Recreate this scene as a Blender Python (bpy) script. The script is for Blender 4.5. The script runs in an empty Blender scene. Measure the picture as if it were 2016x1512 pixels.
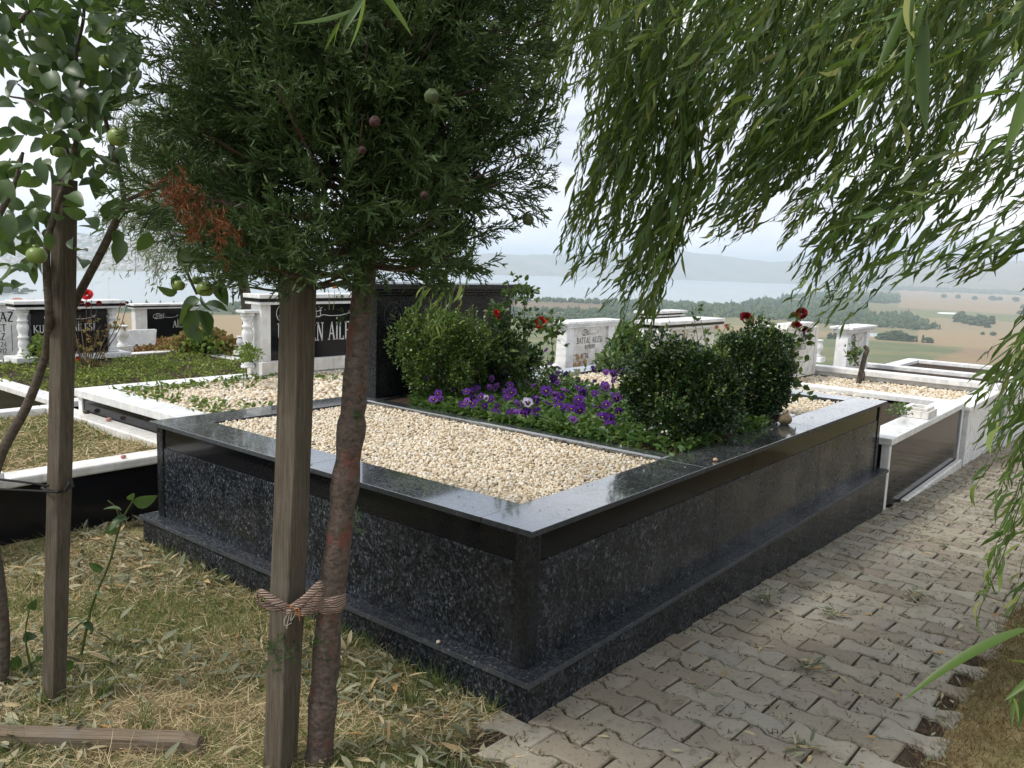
import bpy, bmesh, math, random
import numpy as np
from mathutils import Vector, Matrix
R = math.radians
rng = np.random.default_rng(7)
random.seed(7)
sc = bpy.context.scene
col = sc.collection

# ---------------------------------------------------------------- camera
CAM = np.array([-2.2281, -1.6800, 1.6017])
YAW, PITCH, ROLL, FPX = R(38.8652), R(8.2088), R(2.1027), 1631.0
_f = np.array([math.cos(YAW) * math.cos(PITCH), math.sin(YAW) * math.cos(PITCH), -math.sin(PITCH)])
_r = np.array([math.sin(YAW), -math.cos(YAW), 0.0])
_u = np.cross(_r, _f)
_r, _u = math.cos(ROLL) * _r + math.sin(ROLL) * _u, -math.sin(ROLL) * _r + math.cos(ROLL) * _u
HF = np.array([math.cos(YAW), math.sin(YAW), 0.0])
HR = np.array([math.sin(YAW), -math.cos(YAW), 0.0])
cd = bpy.data.cameras.new('camera')
cd.sensor_width = 36.0
cd.lens = FPX / 2016.0 * 36.0
cd.clip_start = 0.05
cd.clip_end = 90000
cam = bpy.data.objects.new('camera', cd)
cam.matrix_world = Matrix(((_r[0], _u[0], -_f[0], CAM[0]), (_r[1], _u[1], -_f[1], CAM[1]), (_r[2], _u[2], -_f[2], CAM[2]), (0, 0, 0, 1)))
col.objects.link(cam)
sc.camera = cam

# ---------------------------------------------------------------- sky and sun
SUN_EL, SUN_AZ = R(52), R(150)      # azimuth measured from +X towards +Y, direction the light comes from
w = bpy.data.worlds.new('World')
sc.world = w
w.use_nodes = True
nt = w.node_tree
nt.nodes.clear()
def wn(t, **k):
    n = nt.nodes.new(t)
    for a, b in k.items():
        setattr(n, a, b)
    return n
wo = wn('ShaderNodeOutputWorld')
sky = wn('ShaderNodeTexSky', sky_type='NISHITA', sun_disc=False)
sky.sun_elevation = SUN_EL
sky.sun_rotation = R(90) - SUN_AZ
sky.air_density = 1.0
sky.dust_density = 2.0
bg1 = wn('ShaderNodeBackground')
bg1.inputs[1].default_value = 0.11
nt.links.new(sky.outputs[0], bg1.inputs[0])
tc = wn('ShaderNodeTexCoord')
mp = wn('ShaderNodeMapping')
mp.inputs['Scale'].default_value = (1.0, 1.0, 3.2)
nt.links.new(tc.outputs['Generated'], mp.inputs[0])
nz = wn('ShaderNodeTexNoise')
nz.inputs['Scale'].default_value = 2.3
nz.inputs['Detail'].default_value = 6
nz.inputs['Roughness'].default_value = 0.55
nz.inputs['Distortion'].default_value = 0.4
nt.links.new(mp.outputs[0], nz.inputs['Vector'])
cr = wn('ShaderNodeValToRGB')
cr.color_ramp.elements[0].position = 0.38
cr.color_ramp.elements[0].color = (0.46, 0.51, 0.60, 1)
cr.color_ramp.elements[1].position = 0.66
cr.color_ramp.elements[1].color = (1.0, 1.0, 1.0, 1)
nt.links.new(nz.outputs[0], cr.inputs[0])
bg2 = wn('ShaderNodeBackground')
bg2.inputs[1].default_value = 1.2
nt.links.new(cr.outputs[0], bg2.inputs[0])
mk = wn('ShaderNodeMapRange')
mk.inputs['From Min'].default_value = 0.25
mk.inputs['From Max'].default_value = 0.45
mk.inputs['To Min'].default_value = 0.72
mk.inputs['To Max'].default_value = 1.0
nt.links.new(nz.outputs[0], mk.inputs[0])
mx = wn('ShaderNodeMixShader')
nt.links.new(mk.outputs[0], mx.inputs[0])
nt.links.new(bg1.outputs[0], mx.inputs[1])
nt.links.new(bg2.outputs[0], mx.inputs[2])
nt.links.new(mx.outputs[0], wo.inputs[0])
sl = bpy.data.lights.new('sun', 'SUN')
sl.energy = 2.4
sl.angle = R(10)
sl.color = (1.0, 0.95, 0.88)
so = bpy.data.objects.new('sun', sl)
_sd = Vector((math.cos(SUN_EL) * math.cos(SUN_AZ), math.cos(SUN_EL) * math.sin(SUN_AZ), math.sin(SUN_EL)))
so.rotation_euler = _sd.to_track_quat('Z', 'Y').to_euler()
so.location = (0, 0, 20)
col.objects.link(so)
vs = sc.view_settings
vs.view_transform = 'Standard'
vs.look = 'None'
vs.exposure = 0.36
vs.gamma = 1.0
vs.use_curve_mapping = False
cy = sc.cycles
cy.max_bounces = 8
cy.diffuse_bounces = 3
cy.glossy_bounces = 3
cy.transmission_bounces = 4
cy.transparent_max_bounces = 8
cy.volume_bounces = 2
cy.caustics_reflective = False
cy.caustics_refractive = False
cy.use_denoising = True
cy.sample_clamp_indirect = 4.0

# ---------------------------------------------------------------- helpers
def tag(o, label=None, cat=None, group=None, kind=None):
    if label: o['label'] = label
    if cat: o['category'] = cat
    if group: o['group'] = group
    if kind: o['kind'] = kind
    return o
def link(o, parent=None):
    col.objects.link(o)
    if parent is not None:
        o.parent = parent
        o.matrix_parent_inverse = Matrix.Translation(parent.location).inverted() if parent.type == 'EMPTY' else Matrix.Identity(4)
    return o
def empty(name, loc, label, cat, group=None, kind=None):
    o = bpy.data.objects.new(name, None)
    o.location = loc
    o.empty_display_size = 0.1
    col.objects.link(o)
    return tag(o, label, cat, group, kind)
def meshobj(name, V, F, mat, parent=None, smooth=False):
    """V (n,3); F list of index tuples or an (m,k) array"""
    me = bpy.data.meshes.new(name)
    V = np.asarray(V, dtype=np.float32)
    if isinstance(F, np.ndarray):
        k = F.shape[1]
        me.vertices.add(len(V)); me.vertices.foreach_set('co', V.ravel())
        me.loops.add(F.size); me.loops.foreach_set('vertex_index', F.ravel().astype(np.int32))
        me.polygons.add(len(F))
        me.polygons.foreach_set('loop_start', np.arange(0, F.size, k, dtype=np.int32))
        me.update(calc_edges=True)
    else:
        me.from_pydata(V.tolist(), [], F)
        me.update()
    if smooth:
        me.polygons.foreach_set('use_smooth', np.ones(len(me.polygons), dtype=bool))
    if mat is not None:
        me.materials.append(mat)
    o = bpy.data.objects.new(name, me)
    return link(o, parent)
class MB:
    def __init__(s): s.v = []; s.f = []
    def add(s, V, F):
        n = len(s.v)
        s.v += [tuple(map(float, p)) for p in V]
        s.f += [tuple(int(i) + n for i in f) for f in F]
        return s
    def box(s, x0, x1, y0, y1, z0, z1, b=0.0):
        if b <= 0:
            V = [(x0,y0,z0),(x1,y0,z0),(x1,y1,z0),(x0,y1,z0),(x0,y0,z1),(x1,y0,z1),(x1,y1,z1),(x0,y1,z1)]
            F = [(0,3,2,1),(4,5,6,7),(0,1,5,4),(1,2,6,5),(2,3,7,6),(3,0,4,7)]
            return s.add(V, F)
        bm = bmesh.new()
        bmesh.ops.create_cube(bm, size=1.0)
        for v in bm.verts:
            v.co = Vector(((x0+x1)/2 + v.co.x*(x1-x0), (y0+y1)/2 + v.co.y*(y1-y0), (z0+z1)/2 + v.co.z*(z1-z0)))
        bmesh.ops.bevel(bm, geom=list(bm.edges), offset=b, segments=2, profile=0.5, affect='EDGES')
        bm.verts.index_update()
        s.add([v.co[:] for v in bm.verts], [[v.index for v in f.verts] for f in bm.faces])
        bm.free()
        return s
    def prism(s, poly, z0, z1):
        """poly: list of (x,y) ccw"""
        n = len(poly)
        V = [(x,y,z0) for x,y in poly] + [(x,y,z1) for x,y in poly]
        F = [tuple(range(n-1,-1,-1)), tuple(range(n,2*n))] + [(i,(i+1)%n,n+(i+1)%n,n+i) for i in range(n)]
        return s.add(V, F)
    def tube(s, pts, rad, n=8, cap=True):
        V, F = tube_np(pts, rad, n)
        s.add(V, F)
        if cap:
            k = len(s.v) - len(V)
            s.f.append(tuple(range(k+n-1, k-1, -1)))
            s.f.append(tuple(range(len(s.v)-n, len(s.v))))
        return s
    def lathe(s, prof, cx, cy, n=20):
        m = len(prof)
        V = []
        for r, z in prof:
            for k in range(n):
                a = 2*math.pi*k/n
                V.append((cx + r*math.cos(a), cy + r*math.sin(a), z))
        F = [(i*n+k, i*n+(k+1)%n, (i+1)*n+(k+1)%n, (i+1)*n+k) for i in range(m-1) for k in range(n)]
        F += [tuple(range(n-1,-1,-1)), tuple(range((m-1)*n, m*n))]
        return s.add(V, F)
    def build(s, name, mat, parent=None, smooth=False):
        return meshobj(name, s.v, s.f, mat, parent, smooth)
def nrm(a):
    a = np.asarray(a, float)
    return a / (np.linalg.norm(a, axis=-1, keepdims=True) + 1e-12)
def tube_np(pts, rad, n=8):
    pts = np.asarray(pts, float)
    m = len(pts)
    rad = np.broadcast_to(np.asarray(rad, float), (m,))
    t = nrm(np.gradient(pts, axis=0))
    ref = np.array([0.31, 0.17, 0.93]) if abs(t[0][2]) < 0.8 else np.array([0.9, 0.3, 0.1])
    V = []
    a = nrm(np.cross(t[0], ref))
    for i in range(m):
        a = nrm(a - t[i] * np.dot(a, t[i]))
        b = np.cross(t[i], a)
        for k in range(n):
            th = 2*math.pi*k/n
            V.append(pts[i] + rad[i]*(a*math.cos(th) + b*math.sin(th)))
    F = [(i*n+k, i*n+(k+1)%n, (i+1)*n+(k+1)%n, (i+1)*n+k) for i in range(m-1) for k in range(n)]
    return np.array(V), F
def smoothline(pts, m=8):
    """Catmull-Rom through pts"""
    P = np.asarray(pts, float)
    P = np.vstack([2*P[0]-P[1], P, 2*P[-1]-P[-2]])
    out = []
    for i in range(1, len(P)-2):
        for k in range(m):
            t = k/m
            out.append(0.5*((2*P[i]) + (-P[i-1]+P[i+1])*t + (2*P[i-1]-5*P[i]+4*P[i+1]-P[i+2])*t*t + (-P[i-1]+3*P[i]-3*P[i+1]+P[i+2])*t**3))
    out.append(P[-2])
    return np.array(out)
def frames(d, n):
    """d (N,3) leaf axis, n (N,3) rough normal -> (N,3,3) with columns x, y=d, z"""
    d = nrm(d)
    x = nrm(np.cross(d, n))
    z = np.cross(x, d)
    return np.stack([x, d, z], axis=2)
def scatter(TV, TF, M, pos, scale):
    """copies of template TV (k,3)/TF (t,3) with frames M, positions, scale (N,) or (N,3) -> V, F"""
    N = len(pos)
    scale = np.asarray(scale, float)
    if scale.ndim == 1: scale = np.repeat(scale[:, None], 3, 1)
    S = TV[None, :, :] * scale[:, None, :]
    V = np.einsum('nij,nkj->nki', M, S) + np.asarray(pos)[:, None, :]
    F = TF[None, :, :] + (np.arange(N) * len(TV))[:, None, None]
    return V.reshape(-1, 3), F.reshape(-1, TF.shape[1])
def cat(parts):
    Vs, Fs, n = [], [], 0
    for V, F in parts:
        Vs.append(np.asarray(V)); Fs.append(np.asarray(F) + n); n += len(V)
    return np.vstack(Vs), np.vstack(Fs)
def rdir(N, zb=0.0, g=rng):
    a = g.normal(size=(N, 3)); a[:, 2] += zb
    return nrm(a)
def leaf_t(w=0.2, st=4, fold=0.12, curl=0.15, wide=0.45):
    """a leaf along +Y of length 1: st stations, three across"""
    V, F = [(0, 0, 0)], []
    ys = np.linspace(0, 1, st + 2)[1:-1]
    for y in ys:
        ww = w * math.sin(math.pi * min(1, y ** (math.log(0.5) / math.log(wide)))) ** 0.8
        z = -curl * y * y
        V += [(-ww/2, y, z + fold*ww), (0, y, z), (ww/2, y, z + fold*ww)]
    V.append((0, 1, -curl))
    e = len(V) - 1
    F += [(0, 2, 1), (0, 3, 2)]
    for i in range(st - 1):
        a, b = 1 + 3*i, 4 + 3*i
        F += [(a, a+1, b+1), (a, b+1, b), (a+1, a+2, b+2), (a+1, b+2, b+1)]
    a = 1 + 3*(st - 1)
    F += [(a, a+1, e), (a+1, a+2, e)]
    return np.array(V, float), np.array(F)
LEAF_MIN = (np.array([(0,0,0),(-.5,.4,.06),(.5,.4,.06),(0,1,-.1)], float), np.array([(0,2,1),(1,2,3)]))
def ico(sub=1):
    bm = bmesh.new()
    bmesh.ops.create_icosphere(bm, subdivisions=sub, radius=1.0)
    bm.verts.index_update()
    V = np.array([v.co[:] for v in bm.verts]); F = np.array([[v.index for v in f.verts] for f in bm.faces])
    bm.free()
    return V, F
def ray(px, py):
    return _f + (px - 1008) / FPX * _r - (py - 756) / FPX * _u
def at(px, py, h):
    """the point seen at (px,py) at horizontal distance h ahead of the camera"""
    d = ray(px, py)
    return CAM + d * (h / (d @ HF))
def atz(px, py, z):
    d = ray(px, py)
    return CAM + d * ((z - CAM[2]) / d[2])
ORD = 'first second third fourth fifth sixth seventh eighth ninth tenth eleventh twelfth thirteenth fourteenth fifteenth sixteenth seventeenth eighteenth nineteenth twentieth'.split()
def smst(x, a, b):
    t = np.clip((np.asarray(x, float) - a) / (b - a), 0, 1)
    return t * t * (3 - 2 * t)
def gz(x, y):
    """height of the ground near the graves"""
    x = np.asarray(x, float); y = np.asarray(y, float)
    s = x * HF[0] + y * HF[1]
    z = -0.042 * np.maximum(x, 0) - 0.004 * np.maximum(y, 0)
    z = z - 0.125 * np.maximum(s - 11.5, 0) * smst(s, 11.5, 16)
    return z

# ---------------------------------------------------------------- materials
class NT:
    def __init__(s, name):
        s.m = bpy.data.materials.new(name); s.m.use_nodes = True
        s.t = s.m.node_tree; s.t.nodes.clear()
        s.out = s.n('ShaderNodeOutputMaterial')
        s.p = s.n('ShaderNodeBsdfPrincipled')
        s.l(s.p.outputs[0], s.out.inputs[0])
    def n(s, t, ins=None, **k):
        x = s.t.nodes.new(t)
        for a, b in k.items(): setattr(x, a, b)
        for a, b in (ins or {}).items():
            if hasattr(b, 'is_output') or isinstance(b, bpy.types.NodeSocket): s.l(b, x.inputs[a])
            else: x.inputs[a].default_value = b
        return x
    def l(s, a, b): s.t.links.new(a, b)
    def coord(s, kind='Object', scale=(1,1,1)):
        c = s.n('ShaderNodeTexCoord')
        return s.n('ShaderNodeMapping', {'Vector': c.outputs[kind], 'Scale': scale}).outputs[0]
    def wpos(s, scale=(1,1,1)):
        c = s.n('ShaderNodeNewGeometry')
        return s.n('ShaderNodeMapping', {'Vector': c.outputs['Position'], 'Scale': scale}).outputs[0]
    def noise(s, vec, scale, detail=4, rough=0.55, dist=0.0):
        return s.n('ShaderNodeTexNoise', {'Vector': vec, 'Scale': scale, 'Detail': detail, 'Roughness': rough, 'Distortion': dist}).outputs[0]
    def ramp(s, fac, stops, interp='LINEAR'):
        x = s.n('ShaderNodeValToRGB', {'Fac': fac}); e = x.color_ramp.elements; x.color_ramp.interpolation = interp
        while len(e) < len(stops): e.new(0.5)
        for i, (p, c) in enumerate(stops):
            e[i].position = p; e[i].color = (c[0], c[1], c[2], 1) if hasattr(c, '__len__') else (c, c, c, 1)
        return x.outputs[0]
    def mix(s, fac, a, b, mode='MIX'):
        x = s.n('ShaderNodeMix', data_type='RGBA', blend_type=mode)
        for k, v in ((0, fac), (6, a), (7, b)):
            if isinstance(v, bpy.types.NodeSocket): s.l(v, x.inputs[k])
            else: x.inputs[k].default_value = v if k == 0 else (v[0], v[1], v[2], 1)
        return x.outputs[2]
    def math(s, op, a, b=0.0):
        x = s.n('ShaderNodeMath', operation=op)
        for k, v in ((0, a), (1, b)):
            if isinstance(v, bpy.types.NodeSocket): s.l(v, x.inputs[k])
            else: x.inputs[k].default_value = v
        return x.outputs[0]
    def col(s, c):
        if isinstance(c, bpy.types.NodeSocket): s.l(c, s.p.inputs['Base Color'])
        else: s.p.inputs['Base Color'].default_value = (c[0], c[1], c[2], 1)
    def rough(s, v):
        if isinstance(v, bpy.types.NodeSocket): s.l(v, s.p.inputs['Roughness'])
        else: s.p.inputs['Roughness'].default_value = v
    def bump(s, h, strength=0.3, dist=0.01):
        b = s.n('ShaderNodeBump', {'Height': h, 'Strength': strength, 'Distance': dist})
        s.l(b.outputs[0], s.p.inputs['Normal'])
    def island(s): return s.n('ShaderNodeNewGeometry').outputs['Random Per Island']
    def objrand(s): return s.n('ShaderNodeObjectInfo').outputs['Random']

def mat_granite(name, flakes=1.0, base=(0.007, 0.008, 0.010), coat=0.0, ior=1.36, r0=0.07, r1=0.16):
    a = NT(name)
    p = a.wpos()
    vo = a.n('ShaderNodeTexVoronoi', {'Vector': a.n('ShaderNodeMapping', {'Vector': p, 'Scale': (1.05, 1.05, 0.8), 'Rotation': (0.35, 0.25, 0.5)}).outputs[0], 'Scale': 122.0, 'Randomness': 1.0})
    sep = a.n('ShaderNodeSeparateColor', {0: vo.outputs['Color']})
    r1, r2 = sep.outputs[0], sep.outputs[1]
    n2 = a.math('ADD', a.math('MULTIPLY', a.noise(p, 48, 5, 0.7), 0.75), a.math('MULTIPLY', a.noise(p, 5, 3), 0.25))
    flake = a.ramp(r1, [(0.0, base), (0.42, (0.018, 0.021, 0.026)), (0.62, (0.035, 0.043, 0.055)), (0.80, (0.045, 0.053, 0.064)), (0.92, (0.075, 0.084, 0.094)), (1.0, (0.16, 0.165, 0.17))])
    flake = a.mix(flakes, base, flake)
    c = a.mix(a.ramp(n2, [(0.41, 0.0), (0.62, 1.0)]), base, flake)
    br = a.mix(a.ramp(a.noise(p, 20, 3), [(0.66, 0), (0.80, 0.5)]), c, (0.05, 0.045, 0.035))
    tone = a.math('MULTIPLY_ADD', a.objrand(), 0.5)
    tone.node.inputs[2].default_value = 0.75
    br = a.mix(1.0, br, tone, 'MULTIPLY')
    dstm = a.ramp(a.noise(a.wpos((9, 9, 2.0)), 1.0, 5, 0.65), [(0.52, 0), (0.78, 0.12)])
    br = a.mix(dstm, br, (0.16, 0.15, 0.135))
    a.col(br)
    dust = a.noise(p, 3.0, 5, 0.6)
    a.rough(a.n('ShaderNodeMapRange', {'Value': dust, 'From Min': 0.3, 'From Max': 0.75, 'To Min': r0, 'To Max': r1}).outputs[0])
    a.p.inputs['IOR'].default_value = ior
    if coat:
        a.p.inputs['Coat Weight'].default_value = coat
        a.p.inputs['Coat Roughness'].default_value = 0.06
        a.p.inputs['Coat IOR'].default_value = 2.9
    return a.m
def mat_black(name):
    a = NT(name)
    p = a.wpos()
    n1 = a.noise(p, 240, 3, 0.7)
    a.col(a.ramp(n1, [(0.45, (0.007, 0.007, 0.008)), (0.75, (0.022, 0.023, 0.026))]))
    a.rough(a.n('ShaderNodeMapRange', {'Value': a.noise(p, 4, 4), 'From Min': 0.3, 'From Max': 0.7, 'To Min': 0.06, 'To Max': 0.13}).outputs[0])
    a.p.inputs['IOR'].default_value = 1.3
    return a.m
def mat_marble(name, c1=(0.80, 0.80, 0.79), c2=(0.62, 0.63, 0.64), stain=0.5):
    a = NT(name)
    p = a.wpos()
    n1 = a.noise(p, 2.2, 7, 0.62, 1.2)
    n2 = a.noise(p, 9, 5, 0.6)
    c = a.mix(a.ramp(n1, [(0.44, 0.0), (0.52, 0.8), (0.60, 0.0)]), c1, c2)
    dirt = a.ramp(n2, [(0.50, 0.0), (0.78, stain)])
    c = a.mix(dirt, c, (0.50, 0.44, 0.35))
    spots = a.ramp(a.noise(p, 90, 3, 0.6), [(0.74, 0), (0.80, 0.5)])
    c = a.mix(spots, c, (0.22, 0.18, 0.13))
    streak = a.ramp(a.noise(a.wpos((17, 17, 1.1)), 1.0, 5, 0.65), [(0.54, 0), (0.74, stain * 0.75)])
    c = a.mix(streak, c, (0.42, 0.40, 0.36))
    a.col(c)
    a.rough(a.n('ShaderNodeMapRange', {'Value': n2, 'From Min': 0.3, 'From Max': 0.7, 'To Min': 0.22, 'To Max': 0.45}).outputs[0])
    a.bump(a.noise(p, 150, 3), 0.05, 0.002)
    return a.m
def mat_wood(name, dark=(0.064, 0.052, 0.038), light=(0.145, 0.120, 0.088), axis=2):
    a = NT(name)
    s = [95, 95, 95]; s[axis] = 2.2
    c = a.coord('Object', tuple(s))
    g1 = a.noise(c, 1.6, 6, 0.65, 0.6)
    g2 = a.noise(a.coord('Object', tuple(x * 3 for x in s)), 1.5, 4, 0.6)
    blot = a.noise(a.coord('Object', (5, 5, 5)), 1.0, 4)
    k = a.mix(a.ramp(g1, [(0.33, 0), (0.68, 1)]), dark, light)
    k = a.mix(a.ramp(g2, [(0.28, 0.75), (0.46, 0)]), k, (0.025, 0.019, 0.015))
    k = a.mix(a.ramp(blot, [(0.50, 0), (0.75, 0.45)]), k, (0.17, 0.16, 0.14))
    a.col(k); a.rough(0.85)
    a.p.inputs['Specular IOR Level'].default_value = 0.2
    a.bump(a.math('ADD', g1, g2), 0.6, 0.004)
    return a.m
def mat_bark(name, dark=(0.045, 0.032, 0.026), light=(0.15, 0.115, 0.095), red=(0.16, 0.055, 0.04), redamt=0.75):
    a = NT(name)
    c = a.coord('Object', (34, 34, 52))
    g1 = a.noise(c, 1.4, 6, 0.65, 0.5)
    c2 = a.coord('Object', (13, 13, 8))
    g2 = a.noise(c2, 1.2, 4, 0.6)
    k = a.mix(a.ramp(g1, [(0.33, 0), (0.68, 1)]), dark, light)
    k = a.mix(a.ramp(g2, [(0.55, 0), (0.66, redamt)]), k, red)
    a.col(k); a.rough(0.8)
    a.p.inputs['Specular IOR Level'].default_value = 0.25
    a.bump(a.math('ADD', g1, a.math('MULTIPLY', g2, 1.5)), 0.8, 0.006)
    return a.m
def mat_leaf(name, stops, trans=0.3, rough=0.45, spec=0.35, tcol=None, noise=0.0, ncol=None):
    a = NT(name)
    c = a.ramp(a.math('FRACT', a.math('ADD', a.island(), a.objrand())), stops)
    if noise:
        c = a.mix(a.ramp(a.noise(a.wpos(), noise, 3), [(0.35, 0.0), (0.7, 0.55)]), c, ncol or stops[0][1])
    a.col(c); a.rough(rough)
    a.p.inputs['Specular IOR Level'].default_value = spec
    t = a.n('ShaderNodeBsdfTranslucent')
    tc_ = a.mix(0.55, c, tcol or (0.22, 0.34, 0.05))
    a.l(tc_, t.inputs[0])
    m = a.n('ShaderNodeMixShader', {0: trans, 1: a.p.outputs[0], 2: t.outputs[0]})
    a.l(m.outputs[0], a.out.inputs[0])
    return a.m
def mat_plain(name, c, rough=0.7, var=0.25, scale=20, spec=0.3, bump=0.0):
    a = NT(name)
    n1 = a.noise(a.wpos(), scale, 4)
    lo = tuple(x * (1 - var) for x in c); hi = tuple(min(1, x * (1 + var)) for x in c)
    a.col(a.ramp(n1, [(0.3, lo), (0.7, hi)])); a.rough(rough)
    a.p.inputs['Specular IOR Level'].default_value = spec
    if bump: a.bump(n1, bump, 0.01)
    return a.m
def mat_island(name, stops, rough=0.7, spec=0.3, var=None):
    a = NT(name)
    c = a.ramp(a.island(), stops)
    if var:
        c = a.mix(a.ramp(a.noise(a.wpos(), var, 3), [(0.42, 0), (0.70, 0.45)]), c, tuple(x * 0.5 for x in stops[0][1]))
    a.col(c); a.rough(rough); a.p.inputs['Specular IOR Level'].default_value = spec
    return a.m

GRANITE = mat_granite('blue pearl granite')
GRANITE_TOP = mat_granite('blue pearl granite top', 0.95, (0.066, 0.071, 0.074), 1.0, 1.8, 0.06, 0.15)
GRANITE_LEDGE = mat_granite('blue pearl granite ledge', 1.0, (0.020, 0.022, 0.026), 0.0, 1.45, 0.12, 0.3)
GRANITE_DARK = mat_granite('dark granite', 0.18, (0.009, 0.010, 0.012), 0.0, 1.38, 0.12, 0.25)
GRANITE_EDGE = mat_granite('sawn granite edge', 1.0, (0.050, 0.054, 0.058), 0.0, 1.35, 0.5, 0.7)
BLACK = mat_black('polished black granite')
MARBLE = mat_marble('white marble')
MARBLE_OLD = mat_marble('stained white marble', (0.74, 0.72, 0.68), (0.58, 0.57, 0.55), 0.8)
WHITE_LET = mat_plain('white lettering', (0.62, 0.62, 0.60), 0.7, 0.1)
GREY_LET = mat_plain('grey lettering', (0.075, 0.075, 0.075), 0.5, 0.1)
BLACK_LET = mat_plain('black lettering', (0.02, 0.02, 0.022), 0.6, 0.2)
SOIL = mat_plain('soil', (0.050, 0.036, 0.026), 0.95, 0.6, 30, 0.1, 0.8)
CORE = mat_plain('mortar', (0.25, 0.24, 0.22), 0.95, 0.2)
PEBBLE = mat_island('cream pebbles', [(0, (0.34, 0.24, 0.14)), (0.13, (0.58, 0.46, 0.30)), (0.42, (0.72, 0.62, 0.46)), (0.8, (0.78, 0.71, 0.58)), (0.95, (0.80, 0.76, 0.70)), (1, (0.20, 0.14, 0.09))], 0.55, 0.35, 90)
WOOD = mat_wood('weathered stake wood')
WOOD_X = mat_wood('split board wood', (0.10, 0.075, 0.05), (0.25, 0.19, 0.13), 0)
BARK = mat_bark('cypress bark')
BARK_APPLE = mat_bark('apple bark', (0.05, 0.04, 0.032), (0.14, 0.115, 0.09), (0.10, 0.07, 0.05), 0.3)
HAZE_D = 0.00013
# ================================================================ SETTING: near ground
def grid_mesh(name, xs, ys, zf, mat):
    X, Y = np.meshgrid(xs, ys, indexing='ij')
    V = np.stack([X, Y, zf(X, Y)], -1).reshape(-1, 3)
    n, m = len(xs), len(ys)
    i = (np.arange(n - 1)[:, None] * m + np.arange(m - 1)[None, :]).ravel()
    return meshobj(name, V, np.stack([i, i + m, i + m + 1, i + 1], 1), mat, None, True)
a = NT('trodden earth and mown grass')
p = a.wpos()
n1 = a.noise(p, 1.3, 6, 0.6); n2 = a.noise(p, 16, 6, 0.7); n3 = a.noise(p, 80, 3, 0.7)
c = a.ramp(n2, [(0.3, (0.11, 0.08, 0.045)), (0.5, (0.24, 0.19, 0.10)), (0.72, (0.38, 0.31, 0.17))])
c = a.mix(a.ramp(n1, [(0.42, 0), (0.62, 0.6)]), c, (0.13, 0.16, 0.055))
a.col(c); a.rough(0.95); a.p.inputs['Specular IOR Level'].default_value = 0.1
a.bump(a.math('ADD', n2, n3), 0.7, 0.02)
GROUND_M = a.m
_rn = rng.normal(size=(6, 3))
def gnoise(x, y):
    return sum(0.012 * np.sin(x * (2.1 + 1.7 * k) + _rn[k, 0] * 6) * np.sin(y * (2.6 + 1.3 * k) + _rn[k, 1] * 6) / (1 + 0.4 * k) for k in range(5))
def gz_n(x, y):
    """ground with bumps, flattened under the paving"""
    pav = smst(x, -0.45, -0.1) * smst(-y, -0.1, 0.02) * smst(-y, 1.24, 1.06)
    bank = smst(-y, 1.10, 1.30) * smst(x, -0.2, 0.3)
    return gz(x, y) + gnoise(x, y) * (1 - pav) - 0.045 * pav + 0.022 * bank
def axis_pts(lo, hi, nlo, nhi, fine, coarse):
    return np.unique(np.concatenate([np.arange(lo, nlo, coarse), np.arange(nlo, nhi, fine), np.arange(nhi, hi + coarse, coarse)]))
ground = grid_mesh('ground', axis_pts(-9, 26, -2.4, 3, 0.06, 0.35), axis_pts(-9, 26, -2.2, 3.4, 0.06, 0.35), gz_n, GROUND_M)
tag(ground, kind='structure')

# ---------------------------------------------------------------- paved path
a = NT('concrete paver')
p = a.wpos()
r = a.objrand()
c = a.ramp(r, [(0, (0.225, 0.190, 0.145)), (0.3, (0.275, 0.245, 0.190)), (0.65, (0.325, 0.297, 0.235)), (0.85, (0.295, 0.275, 0.23)), (1, (0.255, 0.21, 0.165))])
c = a.mix(a.ramp(a.noise(p, 7, 6, 0.65), [(0.45, 0), (0.78, 0.55)]), c, (0.17, 0.15, 0.115))
c = a.mix(a.ramp(a.noise(p, 260, 2), [(0.55, 0), (0.8, 0.6)]), c, (0.36, 0.33, 0.28))
c = a.mix(a.ramp(a.noise(p, 55, 4, 0.7), [(0.58, 0), (0.70, 0.7)]), c, (0.08, 0.062, 0.042))
a.col(c); a.rough(0.9); a.p.inputs['Specular IOR Level'].default_value = 0.2
a.bump(a.noise(p, 170, 4, 0.7), 0.35, 0.003)
PAVER_M = a.m
path = grid_mesh('path', np.arange(-0.5, 15.01, 0.25), np.array([-1.30, -0.9, -0.5, -0.1, 0.06]), lambda x, y: gz(x, y) - 0.013, SOIL)
tag(path, kind='structure')
PL, PP = 0.235, 0.137
def paver_mesh():
    he, hw, L, g = PP/2 + 0.015, PP/2 - 0.015, PL/2, 0.0036
    q = [(-he, -L), (he, -L), (he, -0.33*PL), (hw, -0.17*PL), (hw, 0.17*PL), (he, 0.33*PL), (he, L), (-he, L), (-he, 0.33*PL), (-hw, 0.17*PL), (-hw, -0.17*PL), (-he, -0.33*PL)]
    def inset(d): return [(x - math.copysign(d, x), y - (math.copysign(d, y) if abs(y) > L - 1e-6 else 0)) for x, y in q]
    o, t = inset(g), inset(g + 0.005)
    n = 12
    V = [(x, y, -0.05) for x, y in o] + [(x, y, -0.005) for x, y in o] + [(x, y, 0) for x, y in t]
    F = [(i, (i+1) % n, n + (i+1) % n, n + i) for i in range(n)] + [(n+i, n + (i+1) % n, 2*n + (i+1) % n, 2*n + i) for i in range(n)] + [tuple(range(2*n, 3*n))]
    return V, F
pv, pf = paver_mesh()
pm = bpy.data.meshes.new('paver'); pm.from_pydata(pv, [], pf); pm.materials.append(PAVER_M)
spots = []
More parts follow.
